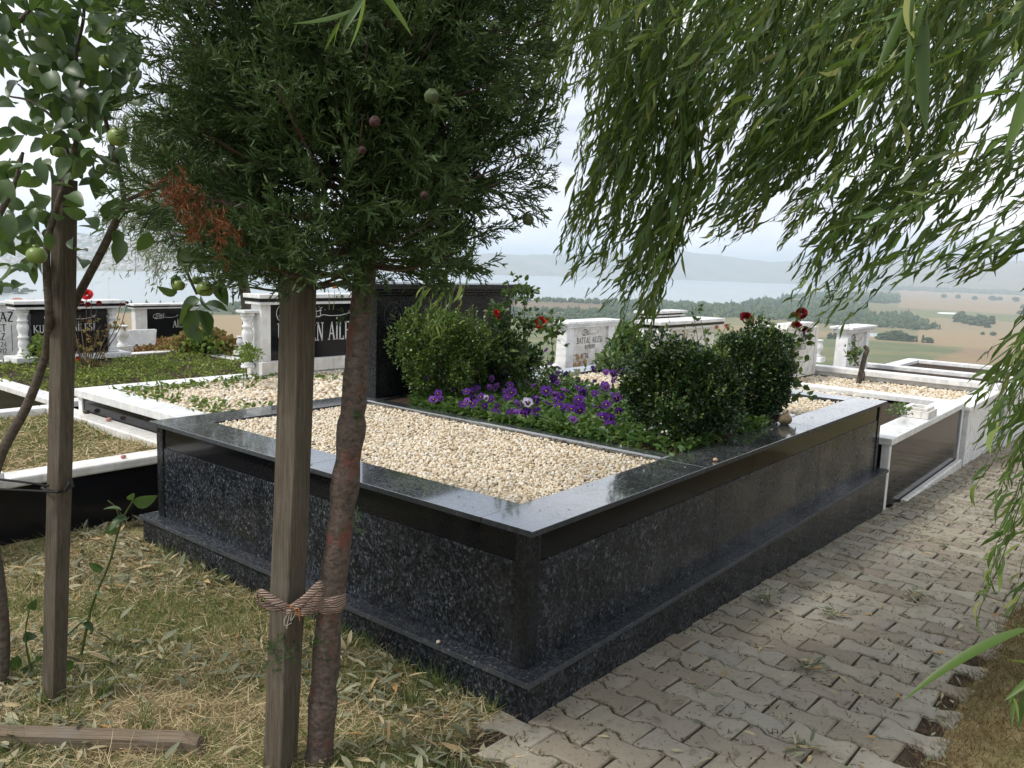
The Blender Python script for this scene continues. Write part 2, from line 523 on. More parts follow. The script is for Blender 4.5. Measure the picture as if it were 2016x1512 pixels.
for i in range(0, 112):
    x = -0.22 + i * PP
    off = 0.5 if i % 2 else 0.0
    for j in range(6):
        y = -0.03 - (j + 0.5 - off) * PL
        edge = -1.20 + 0.03 * math.sin(x * 1.7)
        if x > 6.5: edge -= 0.10
        if y > 0.02 or y < edge: continue
        if x + 0.45 * (-y) < -0.16 + 0.05 * math.sin(9 * y): continue
        spots.append((x, y))
spots.sort(key=lambda s: (s[0] - CAM[0]) ** 2 + (s[1] - CAM[1]) ** 2)
rest = MB()
for k, (x, y) in enumerate(spots):
    z = float(gz(x, y)) + rng.normal() * 0.0022
    rx, ry, rzz = rng.normal() * 0.009, rng.normal() * 0.009, rng.normal() * 0.022
    Mx = Matrix.Translation((x + rng.normal()*0.0015, y + rng.normal()*0.002, z)) @ Matrix.Rotation(rzz, 4, 'Z') @ Matrix.Rotation(math.atan(0.042) + ry, 4, 'Y') @ Matrix.Rotation(rx, 4, 'X')
    if k < 298:
        o = bpy.data.objects.new('paver', pm); o.matrix_world = Mx
        col.objects.link(o); o.parent = path
    else:
        rest.add([Mx @ Vector(v) for v in pv], pf)
o = rest.build('distant_pavers', PAVER_M, path); o['kind'] = 'stuff'

# ================================================================ far country: terrain, lake, hills
def pxaz(px): return np.arctan((np.asarray(px, float) - 1008) / FPX)
AZK = lambda pts: (pxaz([p_[0] for p_ in pts]), np.array([p_[1] for p_ in pts], float))
near_sh = AZK([(-3000, 1700), (0, 1750), (400, 1850), (800, 2350), (1000, 2550), (1300, 2650), (1440, 2750), (1500, 3400), (1560, 4300), (1640, 5900), (1720, 7900), (1760, 8400)])
far_sh = AZK([(-3000, 4200), (0, 4300), (330, 4600), (600, 6000), (800, 7200), (1000, 7900), (1120, 8200), (1300, 9200), (1530, 9500), (1640, 9200), (1720, 8600), (1750, 8000)])
crest_px = AZK([(-3000, 20), (0, 22), (150, 25), (330, 17), (500, 22), (700, 18), (900, 16), (1000, 18), (1100, 22), (1200, 30), (1310, 38), (1400, 30), (1500, 21), (1620, 24), (1800, 29), (2016, 35), (4000, 30)])
crest_d = AZK([(-3000, 6400), (330, 6600), (600, 8300), (1000, 11000), (1500, 12500), (1700, 13000), (4000, 13000)])
_tn = rng.normal(size=(8, 4))
def wav(x, y, L, k0=0):
    return sum(np.sin((x * math.cos(t) + y * math.sin(t)) * (2 * math.pi / (L * s)) + ph) * s for t, ph, s in [(_tn[(k0+k) % 8, 0] * 3, _tn[(k0+k) % 8, 1] * 6, 1 / (1 + 0.6 * k)) for k in range(4)]) / 2.2
def ext(az, d):
    """height of the land; az to the right of the view direction, d distance from the camera"""
    x = d * (np.cos(az) * HF[0] + np.sin(az) * HR[0]); y = d * (np.cos(az) * HF[1] + np.sin(az) * HR[1])
    base = np.interp(np.log(np.maximum(d, 1)), np.log([10, 16, 22, 60, 300, 1000, 1600, 2300, 6000, 40000]), [-0.9, -1.6, -2.4, -7.4, -33, -87, -97, -98.5, -98.0, -97])
    roll_ = wav(x, y, 900) * 3.5 * smst(d, 300, 900) + wav(x, y, 260, 3) * 1.0 * smst(d, 60, 300)
    ns, fs = np.interp(az, *near_sh), np.interp(az, *far_sh)
    jag = wav(x, y, 700, 2) * 120
    inlake = smst(d - ns + jag, -150, 60) * smst(fs + wav(x, y, 1500, 5) * 250 - d, -200, 150) * (fs > ns)
    cdist, cpx = np.interp(az, *crest_d), np.interp(az, *crest_px)
    top = CAM[2] + cdist * cpx / FPX
    t = smst(d, np.where(fs > ns, fs, 7000), cdist)
    far = t ** 1.5 * (top + 101) * (1 + 0.05 * wav(x, y, 1400, 1) + 0.03 * wav(x, y, 500, 4)) - smst(d, cdist, cdist * 1.6) * (top + 120)
    z = base + roll_ * (1 - smst(d, 1500, 2400)) + far * (1 - inlake) + (1.0 + 0.9 * wav(x, y, 800, 6)) * smst(d, 1600, 2400) * (1 - inlake) * 2.2
    # a rise on the left with houses on it
    rise = np.exp(-((az - pxaz(20)) / 0.075) ** 2) * np.exp(-((d - 1050) / 330) ** 2) * 17
    return z + rise - 16 * inlake, inlake
def polar(az, d):
    return CAM[0] + d * (np.cos(az) * HF[0] + np.sin(az) * HR[0]), CAM[1] + d * (np.cos(az) * HF[1] + np.sin(az) * HR[1])
azs = np.concatenate([np.arange(-180, -46, 4.0), np.linspace(-44, 44, 350), np.arange(50, 181, 4.0)]) * math.pi / 180
ds = np.concatenate([np.geomspace(14, 1500, 110), np.geomspace(1530, 23500, 165)])
A_, D_ = np.meshgrid(azs, ds, indexing='ij')
TX, TY = polar(A_, D_)
TZ, LAKE_ = ext(A_, D_)
TV = np.stack([TX, TY, TZ], -1).reshape(-1, 3)
n, m = len(azs), len(ds)
i = (np.arange(n - 1)[:, None] * m + np.arange(m - 1)[None, :]).ravel()
# field colours
ELPX = np.arctan((CAM[2] - TZ) / D_) * FPX            # pixels under the horizon, as seen from the graves
PX = 1008 + np.tan(np.clip(A_, -1.2, 1.2)) * FPX
fr = np.random.default_rng(11)
def voro(x, y, n, seeds):
    s = seeds[:, None, None, :]
    best = np.full(x.shape, 1e18); idx = np.zeros(x.shape, int)
    for k in range(len(seeds)):
        dd = (x - seeds[k, 0]) ** 2 + (y - seeds[k, 1]) ** 2 * 1.0
        mlt = dd < best
        best = np.where(mlt, dd, best); idx = np.where(mlt, k, idx)
    return idx
LA = np.log(np.maximum(D_, 1)) * 6.0; LB = A_ * 9.0
sd_ = np.stack([fr.uniform(15, 64, 420), fr.uniform(-8, 8, 420)], 1)
IDX = voro(LA * 1.9 + 0.5 * wav(TX, TY, 900), LB, 420, sd_)
pal = np.array([(0.36, 0.235, 0.12), (0.30, 0.205, 0.105), (0.135, 0.165, 0.06), (0.19, 0.19, 0.085), (0.33, 0.25, 0.14), (0.09, 0.13, 0.05), (0.24, 0.145, 0.09)])
CC = pal[fr.integers(0, len(pal), 420)][IDX]
def zone(mask, c, k=1.0):
    global CC
    mk_ = np.clip(np.asarray(mask, float) * k, 0, 1)[..., None]
    CC = CC * (1 - mk_) + np.array(c) * mk_
W1, W2 = wav(TX, TY, 240, 1), wav(TX, TY, 600, 5)
E2 = ELPX + W1 * 2.0
zone((D_ < 75), (0.22, 0.20, 0.085))
zone((D_ > 60) & (E2 > 112) & (PX > 1000), (0.135, 0.165, 0.065))
zone((E2 > 112) & (PX > 1840 + (E2 - 140) * -2.2) & (D_ > 40), (0.30, 0.18, 0.105))
zone((E2 > 100) & (E2 < 113) & (PX > 1000), (0.36, 0.24, 0.12))
zone((E2 > 86) & (E2 < 101) & (PX > 1000) & (PX < 1800), (0.22, 0.20, 0.095))
zone((E2 > 86) & (E2 < 101) & (PX >= 1800), (0.37, 0.25, 0.13))
FOREST = ((E2 > 50) & (E2 < 86 + W2 * 3) & (PX > 1180) & (PX < 1850 - (86 - E2) * 3.0) & ~((E2 < 64) & (PX > 1700))) | ((E2 > 62) & (E2 < 70) & (PX > 850) & (PX < 1300)) | ((E2 > 84) & (E2 < 112) & (PX > 900) & (PX < 1400))
zone((E2 > 70) & (E2 < 84) & (PX > 900) & (PX < 1270), (0.20, 0.125, 0.09))
zone((E2 > 20) & (E2 < 52) & (PX > 1760), (0.36, 0.25, 0.145))
zone((E2 > 52) & (E2 < 66) & (PX > 1790), (0.16, 0.20, 0.075))
FOREST |= (E2 > 30) & (E2 < 44) & (PX > 1480) & (PX < 1760)
FOREST |= (E2 > 14) & (E2 < 20) & (PX > 1650) & (PX < 1990 + W2 * 30)
zone((PX < 700) & (E2 > 96), (0.37, 0.245, 0.12))
zone((PX < 700) & (E2 > 168), (0.15, 0.17, 0.06))
zone((PX < 700) & (E2 > 100) & (E2 < 110) & (W1 > 0.1), (0.30, 0.22, 0.11))
zone((PX < 190) & (E2 < 96), (0.10, 0.14, 0.06))
FOREST |= (PX > 190) & (PX < 900) & (E2 < 112) & (E2 > 86 + np.clip((PX - 400) * 0.0, 0, 9)) & (D_ < 2400)
FAR_ = D_ > np.where(np.interp(A_, *far_sh) > np.interp(A_, *near_sh), np.interp(A_, *far_sh), 9000)
zone(FAR_ & (W2 > 0.2), (0.26, 0.20, 0.13), 0.8)
zone(FAR_ & (W2 < -0.25), (0.09, 0.12, 0.06), 0.8)
zone(FOREST, (0.052, 0.085, 0.036))
zone((LAKE_ > 0.03) & (LAKE_ < 0.45), (0.30, 0.27, 0.21), 0.7)
CC = CC * 0.80 + CC.mean(-1, keepdims=True) * 0.20
a = NT('fields and woods')
att = a.n('ShaderNodeAttribute', attribute_name='field')
p = a.wpos()
fine = a.noise(p, 0.35, 6, 0.7)
c = a.mix(a.ramp(fine, [(0.35, 0.30), (0.65, 0.0)]), att.outputs['Color'], (0.06, 0.07, 0.03))
c = a.mix(a.ramp(a.noise(p, 0.018, 6, 0.65), [(0.42, 0.0), (0.66, 0.5)]), c, (0.30, 0.24, 0.12))
rows = a.n('ShaderNodeTexWave', {'Vector': a.wpos((0.10, 0.22, 0)), 'Scale': 0.5, 'Distortion': 3.0, 'Detail': 2})
c = a.mix(a.ramp(rows.outputs[1], [(0.3, 0.0), (0.9, 0.16)]), c, (0.10, 0.11, 0.05))
a.col(c); a.rough(0.95); a.p.inputs['Specular IOR Level'].default_value = 0.05
TERR_M = a.m
terrain = meshobj('terrain', TV, np.stack([i, i + m, i + m + 1, i + 1], 1)[:, ::-1].copy(), TERR_M, None, True)
ca = terrain.data.color_attributes.new('field', 'FLOAT_COLOR', 'POINT')
ca.data.foreach_set('color', np.concatenate([CC.reshape(-1, 3), np.ones((n * m, 1))], 1).astype(np.float32).ravel())
tag(terrain, kind='structure')
a = NT('lake water')
a.col((0.30, 0.34, 0.34)); a.rough(0.22)
a.p.inputs['IOR'].default_value = 1.33
a.bump(a.noise(a.wpos((1, 1, 1)), 0.02, 5, 0.6), 0.25, 2.0)
lx, ly = polar(np.array([-0.9, 0.75, 0.75, -0.9]), np.array([1300, 1300, 16000, 16000]))
lk = [(lx[k], ly[k], -100.0) for k in range(4)]
lake = meshobj('lake', lk, [(3, 2, 1, 0)], a.m)
tag(lake, kind='structure')

# woods: one mass of small crowns
fi, fj = np.nonzero(FOREST & (LAKE_ < 0.05) & (np.abs(A_) < R(38)) & (D_ > 300))
area = D_[fi, fj] ** 1.6
pick = fr.choice(len(fi), 7600, p=area / area.sum())
pd_ = D_[fi[pick], fj[pick]] * fr.uniform(0.99, 1.01, len(pick)); pa_ = A_[fi[pick], fj[pick]] + fr.normal(size=len(pick)) * 0.0012
wx, wy = polar(pa_, pd_); wz, wl = ext(pa_, pd_)
ok = wl < 0.1
iv, if_ = ico(1)
sz = fr.uniform(2.4, 5.4, len(pick)) * np.clip(pd_ / 1800, 0.75, 1.6)
tall = fr.random(len(pick)) < 0.12
scl = np.stack([sz * np.where(tall, 0.5, 1), sz * np.where(tall, 0.5, 1), sz * fr.uniform(0.9, 1.4, len(pick)) * np.where(tall, 1.9, 1)], 1)
FAR_LEAF = mat_island('far foliage', [(0, (0.030, 0.055, 0.022)), (0.5, (0.052, 0.085, 0.035)), (1, (0.085, 0.115, 0.045))], 0.9, 0.1)
V_, F_ = scatter(iv, if_, np.repeat(np.eye(3)[None], ok.sum(), 0), np.stack([wx, wy, wz + sz * 0.6], 1)[ok], scl[ok])
woods = meshobj('woods', V_, F_, FAR_LEAF)
tag(woods, 'dark green woods in bands along the lake shore and valley', 'woods', kind='stuff')

def far_tree(px, el, hgt, wid, label, conical=False, group='trees standing out in the fields'):
    """el: pixels under the horizon of its foot"""
    az = float(pxaz(px)); dd = np.geomspace(60, 9000, 500)
    zz = ext(np.full(500, az), dd)[0]
    e = np.arctan((CAM[2] - zz) / dd) * FPX
    k = int(np.argmin(np.abs(e - el) + (dd > 8000) * 50)); d = dd[k]; z = zz[k]
    x, y = polar(az, d); x, y = float(x), float(y)
    t = empty('field_tree', (x, y, z), label, 'tree', group)
    H, Wd = hgt * d / FPX, wid * d / FPX
    MB().tube([(x, y, z - 0.5), (x, y, z + H * 0.5)], [Wd * 0.07, Wd * 0.03], 6).build('trunk', BARK_APPLE, t)
    nb = 34
    u = fr.uniform(0.05, 1, nb); an = fr.uniform(0, 6.28, nb)
    rr = Wd * 0.5 * ((1 - u) * 0.9 + 0.1 if conical else np.sqrt(np.maximum(1 - (2 * u - 0.9) ** 2, 0.05))) * fr.uniform(0.3, 0.75, nb)
    pos = np.stack([x + rr * np.cos(an), y + rr * np.sin(an), z + H * u * 0.9], 1)
    ss = np.stack([np.full(nb, Wd * 0.30) * fr.uniform(0.7, 1.2, nb)] * 2 + [np.full(nb, H * (0.2 if conical else 0.16)) * fr.uniform(0.7, 1.2, nb)], 1)
    V_, F_ = scatter(iv * (1 + 0.22 * fr.normal(size=(len(iv), 1))), if_, np.repeat(np.eye(3)[None], nb, 0), pos, ss)
    meshobj('crown', V_, F_, FAR_LEAF, t)
    return t, d
for k, (px, el, hh, ww, cn) in enumerate([(1630, 114, 11, 10, 0), (1640, 114, 12, 10, 0), (1650, 114, 10, 12, 0)]):
    far_tree(px, el, hh, ww, 'dark tree in the small clump between the roses and the tapered headstone', cn, 'clump of trees beyond the roses')
for k, (px, hh, ww, cn) in enumerate([(1730, 9, 17, 0), (1742, 11, 18, 0), (1754, 14, 14, 0), (1766, 13, 19, 0), (1779, 11, 18, 0), (1791, 8, 16, 0), (1823, 7, 16, 0)]):
    far_tree(px, 110, hh * 1.4, ww, 'dark tree in the field-edge row past the tapered headstone, %s from the left' % ORD[k], cn, 'row of trees on the tan field edge')
far_tree(1801, 109, 11, 4, 'slim dark cypress at the far end of the field-edge row', True)
far_tree(1813, 110, 13, 5, 'taller slim dark cypress standing last in the field-edge row', True)
for px in (1815, 1822, 1829, 1834):
    far_tree(px, 147, 8, 11, 'low dark bush in the clump alone in the green field', False, 'bush clump in the green field')
for k in range(16):
    far_tree(1873 + k * 4.6 + fr.uniform(-2, 2), 70 + fr.uniform(-5, 4) + k * 0.35, 15, 12, 'dark tree of the dense grove on the tan hillside', False, 'grove on the tan hillside')
for k, (px, el, hh) in enumerate(sorted([(1845, 30, 6), (1872, 30, 7), (1905, 31, 6), (1940, 31, 8), (1952, 30, 7), (1985, 31, 8), (2003, 42, 7), (1998, 52, 7), (1930, 90, 5), (1950, 90, 7)])):
    far_tree(px, el, hh, hh * 1.4, 'small lone tree on the distant tan fields, %s of ten from the left' % ORD[k], False, 'lone trees on the distant tan fields')
for px, el, hh, ww in [(20, 86, 22, 26), (48, 86, 17, 22), (3, 88, 24, 26), (92, 84, 15, 20), (35, 90, 14, 22), (60, 84, 12, 24), (72, 85, 9, 16), (8, 84, 20, 20)]:
    far_tree(px, el, hh, ww, 'leafy tree around the red-roofed houses', False, 'trees around the red-roofed houses')

# houses with red roofs on the rise, and others
BW = mat_plain('render wall', (0.55, 0.46, 0.36), 0.9, 0.1, 0.5); RT = mat_plain('red roof tiles', (0.36, 0.10, 0.06), 0.8, 0.25, 1.0)
GL = mat_plain('dark panes', (0.05, 0.06, 0.07), 0.2, 0.2); WHT = mat_plain('white sheeting', (0.8, 0.8, 0.8), 0.6, 0.08, 0.5)
def house(px, el, wpx, hpx, label):
    az = float(pxaz(px)); dd = np.geomspace(300, 1300, 300); zz = ext(np.full(300, az), dd)[0]
    e = np.arctan((CAM[2] - zz) / dd) * FPX
    k = int(np.argmin(np.abs(e - el))); d, z = dd[k], zz[k]
    x, y = polar(az, d); W_, H_ = wpx * d / FPX, hpx * d / FPX
    t = empty('house', (float(x), float(y), float(z)), label, 'house')
    ax, ay = HR, HF
    def P3(u, v, zz_): return (float(x + ax[0]*u + ay[0]*v), float(y + ax[1]*u + ay[1]*v), float(z + zz_))
    h0, v0 = H_ * 0.62, W_ * 0.3
    V = [P3(u, v, zz_) for zz_ in (-1, h0) for u, v in ((-W_/2, -v0), (W_/2, -v0), (W_/2, v0), (-W_/2, v0))]
    meshobj('wall', V, [(0,1,5,4),(1,2,6,5),(2,3,7,6),(3,0,4,7)], BW, t)
    ov = W_ * 0.05
    V = [P3(u, v, h0 + 0.05) for u, v in ((-W_/2-ov, -v0-ov), (W_/2+ov, -v0-ov), (W_/2+ov, v0+ov), (-W_/2-ov, v0+ov))] + [P3(-W_/4, 0, H_), P3(W_/4, 0, H_)]
    rf = meshobj('roof', V, [(0,1,5,4),(1,2,5),(2,3,4,5),(3,0,4),(3,2,1,0)], RT, t)
    MB().add([P3(u, v, zz_) for zz_ in (H_*0.8, H_*1.1) for u, v in ((W_*.12, -.4), (W_*.17, -.4), (W_*.17, .4), (W_*.12, .4))], [(0,1,5,4),(1,2,6,5),(2,3,7,6),(3,0,4,7),(4,5,6,7)]).build('chimney', BW, rf)
    for row in range(2):
        for q in range(5):
            u = -W_/2 + W_ * (q + 0.5) / 5; zz_ = h0 * (0.18 + 0.45 * row)
            V = [P3(u + du, -v0 - 0.06, zz_ + dz) for du, dz in ((-W_*.04, 0), (W_*.04, 0), (W_*.04, h0*.24), (-W_*.04, h0*.24))]
            meshobj('window', V, [(0,1,2,3)], GL, t)
house(58, 82, 25, 16, 'cream house with red hipped roof, the fully visible one by the apple stake')
house(30, 82, 22, 17, 'red-roofed house behind trees, the more hidden of the two on the rise')
def greenhouse(px, el, wpx, label):
    az = float(pxaz(px)); dd = np.geomspace(300, 6000, 600); zz = ext(np.full(600, az), dd)[0]
    e = np.arctan((CAM[2] - zz) / dd) * FPX; k = int(np.argmin(np.abs(e - el))); d, z = dd[k], zz[k]
    x, y = polar(az, d); W_ = wpx * d / FPX
    prof = [(math.cos(t_) * 9, math.sin(t_) * 5.5) for t_ in np.linspace(0, math.pi, 9)]
    V = [(float(x + HR[0]*u + HF[0]*q), float(y + HR[1]*u + HF[1]*q), float(z - 0.5 + h_)) for u in (-W_/2, W_/2) for q, h_ in prof]
    F = [(k, k+1, 10+k, 9+k) for k in range(8)] + [tuple(range(9)), tuple(range(17, 8, -1))]
    tag(meshobj('greenhouse', V, F, WHT), label, 'greenhouse')
greenhouse(1855, 58, 30, 'long low white greenhouse beside the dense grove')
greenhouse(1500, 100, 62, 'bright white greenhouse roof behind the red roses')
# flood-light masts by the lake
for px, top, lab in [(178, 545, 'thin floodlight mast by the lake, nearer the apple stake'), (211, 549, 'thin floodlight mast by the lake, farther from the apple stake')]:
    az = float(pxaz(px)); x, y = polar(az, 1500.0); z = float(ext(np.array([az]), np.array([1500.0]))[0][0])
    q = at(px, top, 1500.0 * math.cos(az))
    t = empty('light_mast', (float(x), float(y), z), lab, 'mast')
    MB().tube([(x, y, z), (x, y, q[2])], [0.55, 0.35], 6).build('pole', WHT, t)
    MB().box(x - 1.6, x + 1.6, y - 1.6, y + 1.6, q[2] - 0.3, q[2] + 2.2).build('lamp_head', WHT, t)
# town on the far slope: a haze of small blocks
tn_ = 900
ta = pxaz(fr.uniform(-120, 420, tn_)); td = fr.uniform(4750, 6300, tn_)
tx, ty = polar(ta, td); tz, tl = ext(ta, td)
cubeV = np.array([(sx, sy, sz_) for sz_ in (-1, 1) for sx, sy in ((-1,-1),(1,-1),(1,1),(-1,1))], float)
cubeF = np.array([(0,1,5),(0,5,4),(1,2,6),(1,6,5),(2,3,7),(2,7,6),(3,0,4),(3,4,7),(4,5,6),(4,6,7)])
ok = tl < 0.05
V_, F_ = scatter(cubeV, cubeF, np.repeat(np.eye(3)[None], ok.sum(), 0), np.stack([tx, ty, tz], 1)[ok], np.stack([fr.uniform(5, 12, tn_), fr.uniform(5, 12, tn_), fr.uniform(5, 13, tn_)], 1)[ok])
town = meshobj('town', V_, F_, mat_island('far house walls', [(0, (0.35, 0.22, 0.16)), (0.4, (0.45, 0.42, 0.38)), (1, (0.6, 0.58, 0.55))], 0.9, 0.1))
tag(town, 'pale town spread over the hillside across the lake', 'town', kind='stuff')
# the air
hz = NT('hazy air')
hz.t.nodes.remove(hz.p)
pvv = hz.n('ShaderNodeVolumePrincipled', {'Color': (0.77, 0.875, 1.0, 1), 'Density': HAZE_D, 'Anisotropy': 0.2})
hz.l(pvv.outputs[0], hz.out.inputs['Volume'])
haze = MB().box(-24000, 24000, -24000, 24000, -130, 330).build('haze', hz.m)
tag(haze, 'thin bluish haze lying over the lake valley', 'haze', kind='stuff')
# ================================================================ lettering
# strokes on a 0..1 tall cell: (points, weight) with weight 1 thick, 0.5 thin; 's' adds serif bars at the stroke ends
def arc(cx, cy, rx, ry, a0, a1, n=9):
    return [(cx + rx * math.cos(R(t)), cy + ry * math.sin(R(t))) for t in np.linspace(a0, a1, n)]
GLY = {
 'A': (0.72, [([(0.06, 0), (0.36, 1)], .55, 'b'), ([(0.36, 1), (0.66, 0)], 1, 'b'), ([(0.17, .36), (0.55, .36)], .5, '')]),
 'B': (0.62, [([(0.12, 0), (0.12, 1)], 1, 's'), ([(0.12, .97)] + arc(.3, .75, .2, .22, 90, -90) + [(.12, .53)], .8, ''), ([(0.12, .53)] + arc(.33, .27, .23, .25, 90, -90) + [(.12, .03)], .8, '')]),
 'C': (0.68, [(arc(.38, .5, .3, .48, 45, 315, 14), .9, '')]),
 'D': (0.70, [([(0.12, 0), (0.12, 1)], 1, 's'), ([(0.12, .97)] + arc(.28, .5, .34, .47, 90, -90, 12) + [(.12, .03)], .85, '')]),
 'E': (0.60, [([(0.12, 0), (0.12, 1)], 1, 's'), ([(0.12, .97), (.54, .97), (.54, .84)], .55, ''), ([(0.12, .52), (.42, .52)], .55, ''), ([(0.12, .03), (.56, .03), (.56, .18)], .55, '')]),
 'F': (0.56, [([(0.12, 0), (0.12, 1)], 1, 's'), ([(0.12, .97), (.54, .97), (.54, .84)], .55, ''), ([(0.12, .52), (.42, .52)], .55, '')]),
 'H': (0.76, [([(0.14, 0), (0.14, 1)], 1, 's'), ([(0.62, 0), (0.62, 1)], 1, 's'), ([(0.14, .5), (.62, .5)], .5, '')]),
 'I': (0.30, [([(0.15, 0), (0.15, 1)], 1, 's')]),
 'K': (0.72, [([(0.12, 0), (0.12, 1)], 1, 's'), ([(0.14, .42), (.60, 1)], .55, 't'), ([(0.26, .56), (.64, 0)], 1, 'b')]),
 'L': (0.58, [([(0.12, 0), (0.12, 1)], 1, 's'), ([(0.12, .03), (.54, .03), (.54, .2)], .55, '')]),
 'M': (0.90, [([(0.12, 0), (0.12, 1)], .55, 's'), ([(0.12, 1), (.44, .05)], 1, ''), ([(.44, .05), (.76, 1)], .55, ''), ([(0.76, 1), (0.76, 0)], 1, 's')]),
 'N': (0.78, [([(0.12, 0), (0.12, 1)], .55, 's'), ([(0.12, 1), (.64, 0)], 1, ''), ([(0.64, 0), (0.64, 1)], .55, 't')]),
 'O': (0.76, [(arc(.38, .5, .3, .48, 0, 360, 20), .85, '')]),
 'R': (0.68, [([(0.12, 0), (0.12, 1)], 1, 's'), ([(0.12, .97)] + arc(.30, .75, .22, .22, 90, -90) + [(.12, .53)], .8, ''), ([(0.30, .52), (.62, 0)], 1, 'b')]),
 'S': (0.56, [(arc(.28, .74, .19, .23, 40, 270, 10) + arc(.28, .26, .2, .24, 90, -140, 10), .9, '')]),
 'T': (0.64, [([(0.32, 0), (0.32, 1)], 1, 'b'), ([(0.04, .84), (.04, .97), (.60, .97), (.60, .84)], .55, '')]),
 'U': (0.74, [([(0.14, 1), (.14, .32)] + arc(.37, .32, .23, .30, 180, 360, 9) + [(.60, 1)], .85, 't')]),
 'V': (0.70, [([(0.05, 1), (.35, 0)], 1, 't'), ([(.35, 0), (.65, 1)], .55, '')]),
 'Y': (0.68, [([(0.05, 1), (.34, .5)], 1, 't'), ([(.63, 1), (.34, .5)], .55, ''), ([(.34, .5), (.34, 0)], 1, 'b')]),
 'Z': (0.62, [([(0.06, .97), (.56, .97)], .6, ''), ([(.56, .97), (.06, .03)], 1, ''), ([(.06, .03), (.56, .03)], .6, '')]),
 '0': (0.58, [(arc(.29, .5, .2, .48, 0, 360, 16), .8, '')]),
 '1': (0.36, [([(0.08, .82), (0.2, 1), (.2, 0)], .9, 'b')]),
 '2': (0.56, [(arc(.27, .73, .2, .25, 160, -20, 8) + [(.06, .03), (.5, .03)], .8, '')]),
 '4': (0.58, [([(.42, 0), (.42, 1), (.05, .3), (.54, .3)], .8, '')]),
 '6': (0.56, [([(.44, .95), (.16, .6)] + arc(.28, .28, .18, .26, 150, 510, 12), .8, '')]),
 '9': (0.56, [([(.14, .03), (.44, .45)] + arc(.28, .70, .18, .26, -30, 330, 12), .8, '')]),
 '.': (0.24, [([(.08, .05), (.16, .05)], 1, '')]),
 ' ': (0.36, []),
}
DOTS = {'İ': ('I', [(0.15, 1.2)]), 'Ü': ('U', [(0.24, 1.2), (0.5, 1.2)]), 'Ö': ('O', [(0.26, 1.2), (0.5, 1.2)])}
def ribbon(pts, wd, out):
    P_ = np.array(pts, float)
    t = nrm(np.gradient(P_, axis=0)); nn = np.stack([-t[:, 1], t[:, 0]], 1) * wd / 2
    for k in range(len(P_) - 1):
        out.append([P_[k] - nn[k], P_[k+1] - nn[k+1], P_[k+1] + nn[k+1], P_[k] + nn[k]])
def text_polys(s, h, weight=0.15, serif=True, wide=1.0):
    out, x = [], 0.0
    for ch in s:
        dots = []
        if ch in DOTS: ch, dots = DOTS[ch]
        wd, strokes = GLY.get(ch, GLY[' '])
        loc = []
        for pts, k, fl in strokes:
            ribbon(pts, weight * k, loc)
            if serif:
                for e, ok in ((pts[0], fl), (pts[-1], fl)):
                    top = e[1] > 0.5
                    if fl == 's' or (fl == 'b' and not top) or (fl == 't' and top):
                        y = 0.965 if top else 0.035
                        loc.append([np.array([e[0] - .13, y - .03]), np.array([e[0] + .13, y - .03]), np.array([e[0] + .13, y + .03]), np.array([e[0] - .13, y + .03])])
        for dx, dy in dots:
            loc.append([np.array([dx - .06, dy - .06]), np.array([dx + .06, dy - .06]), np.array([dx + .06, dy + .06]), np.array([dx - .06, dy + .06])])
        out += [[(x + p_[0] * wide) * h for p_ in [q]] and np.array([(x + q[0] * wide) * h, q[1] * h]) for poly in loc for q in poly]
        x += (wd + 0.10) * wide
    polys = [out[k:k+4] for k in range(0, len(out), 4)]
    return polys, x * h
def calligraphy(wd, h, flip=False):
    """a besmele: a knot of letters with a long swept tail"""
    st = [arc(.10, .45, .09, .40, 60, 300, 10), [(.10, .1), (.16, .75), (.19, .2)], arc(.23, .3, .05, .22, 200, -20, 7), [(.27, .1), (.29, .95)], [(.31, .15), (.34, .98), (.35, .2)], arc(.385, .3, .04, .22, 180, 380, 7),
          [(.42, .12), (.41, .9), (.45, .95)], [(.08, .2), (.2, .05), (.36, .1), (.46, .25)], arc(.2, .75, .08, .18, 20, 190, 7), [(.24, .7), (.33, .6), (.44, .7)], [(.46, .28), (.6, .16), (.78, .18), (.9, .3), (.97, .48), (.93, .62)], [(.96, .3), (.995, .7)],
          [(.05, .05), (.12, .0), (.2, .04)], [(.12, .95), (.2, 1.0), (.27, .93)]]
    out = []
    for k, s_ in enumerate(st): ribbon([(x * wd, y * h) for x, y in s_], h * (0.075 if k != 10 else 0.06), out)
    for dx, dy in [(.15, -.1), (.3, -.08), (.18, .55), (.5, .75), (.39, 1.05)]:
        c_ = np.array([dx * wd, dy * h]); q = h * .045
        out.append([c_ + (-q, 0), c_ + (0, -q), c_ + (q, 0), c_ + (0, q)])
    return out
def put_polys(name, polys, mat, parent, X0, Yp, Z0):
    V, F = [], []
    for q in polys:
        k = len(V)
        for p_ in q: V.append((X0 + p_[0], Yp, Z0 + p_[1]))
        F.append((k, k+1, k+2, k+3))
    return meshobj(name, V, F, mat, parent)
def line(parent, s, xc, Yp, z, h, mat, weight=0.15, serif=True, wide=1.0, left=False):
    polys, wd = text_polys(s, h, weight, serif, wide)
    return put_polys('inscription', polys, mat, parent, xc if left else xc - wd / 2, Yp, z)
def bism(parent, xc, Yp, z, wd, h, mat):
    return put_polys('calligraphy', calligraphy(wd, h), mat, parent, xc - wd / 2, Yp, z)
def ring(parent, xc, Yp, zc, r, mat):
    out = []; ribbon(arc(0, 0, r, r, 0, 360, 40), r * 0.07, out)
    for k in range(7):
        t = k * 0.9; ribbon(arc(math.cos(t) * r * .35, math.sin(t * 1.7) * r * .3, r * .35, r * .3, k * 50, k * 50 + 150, 8), r * .09, out)
    return put_polys('medallion', out, mat, parent, xc, Yp, zc)

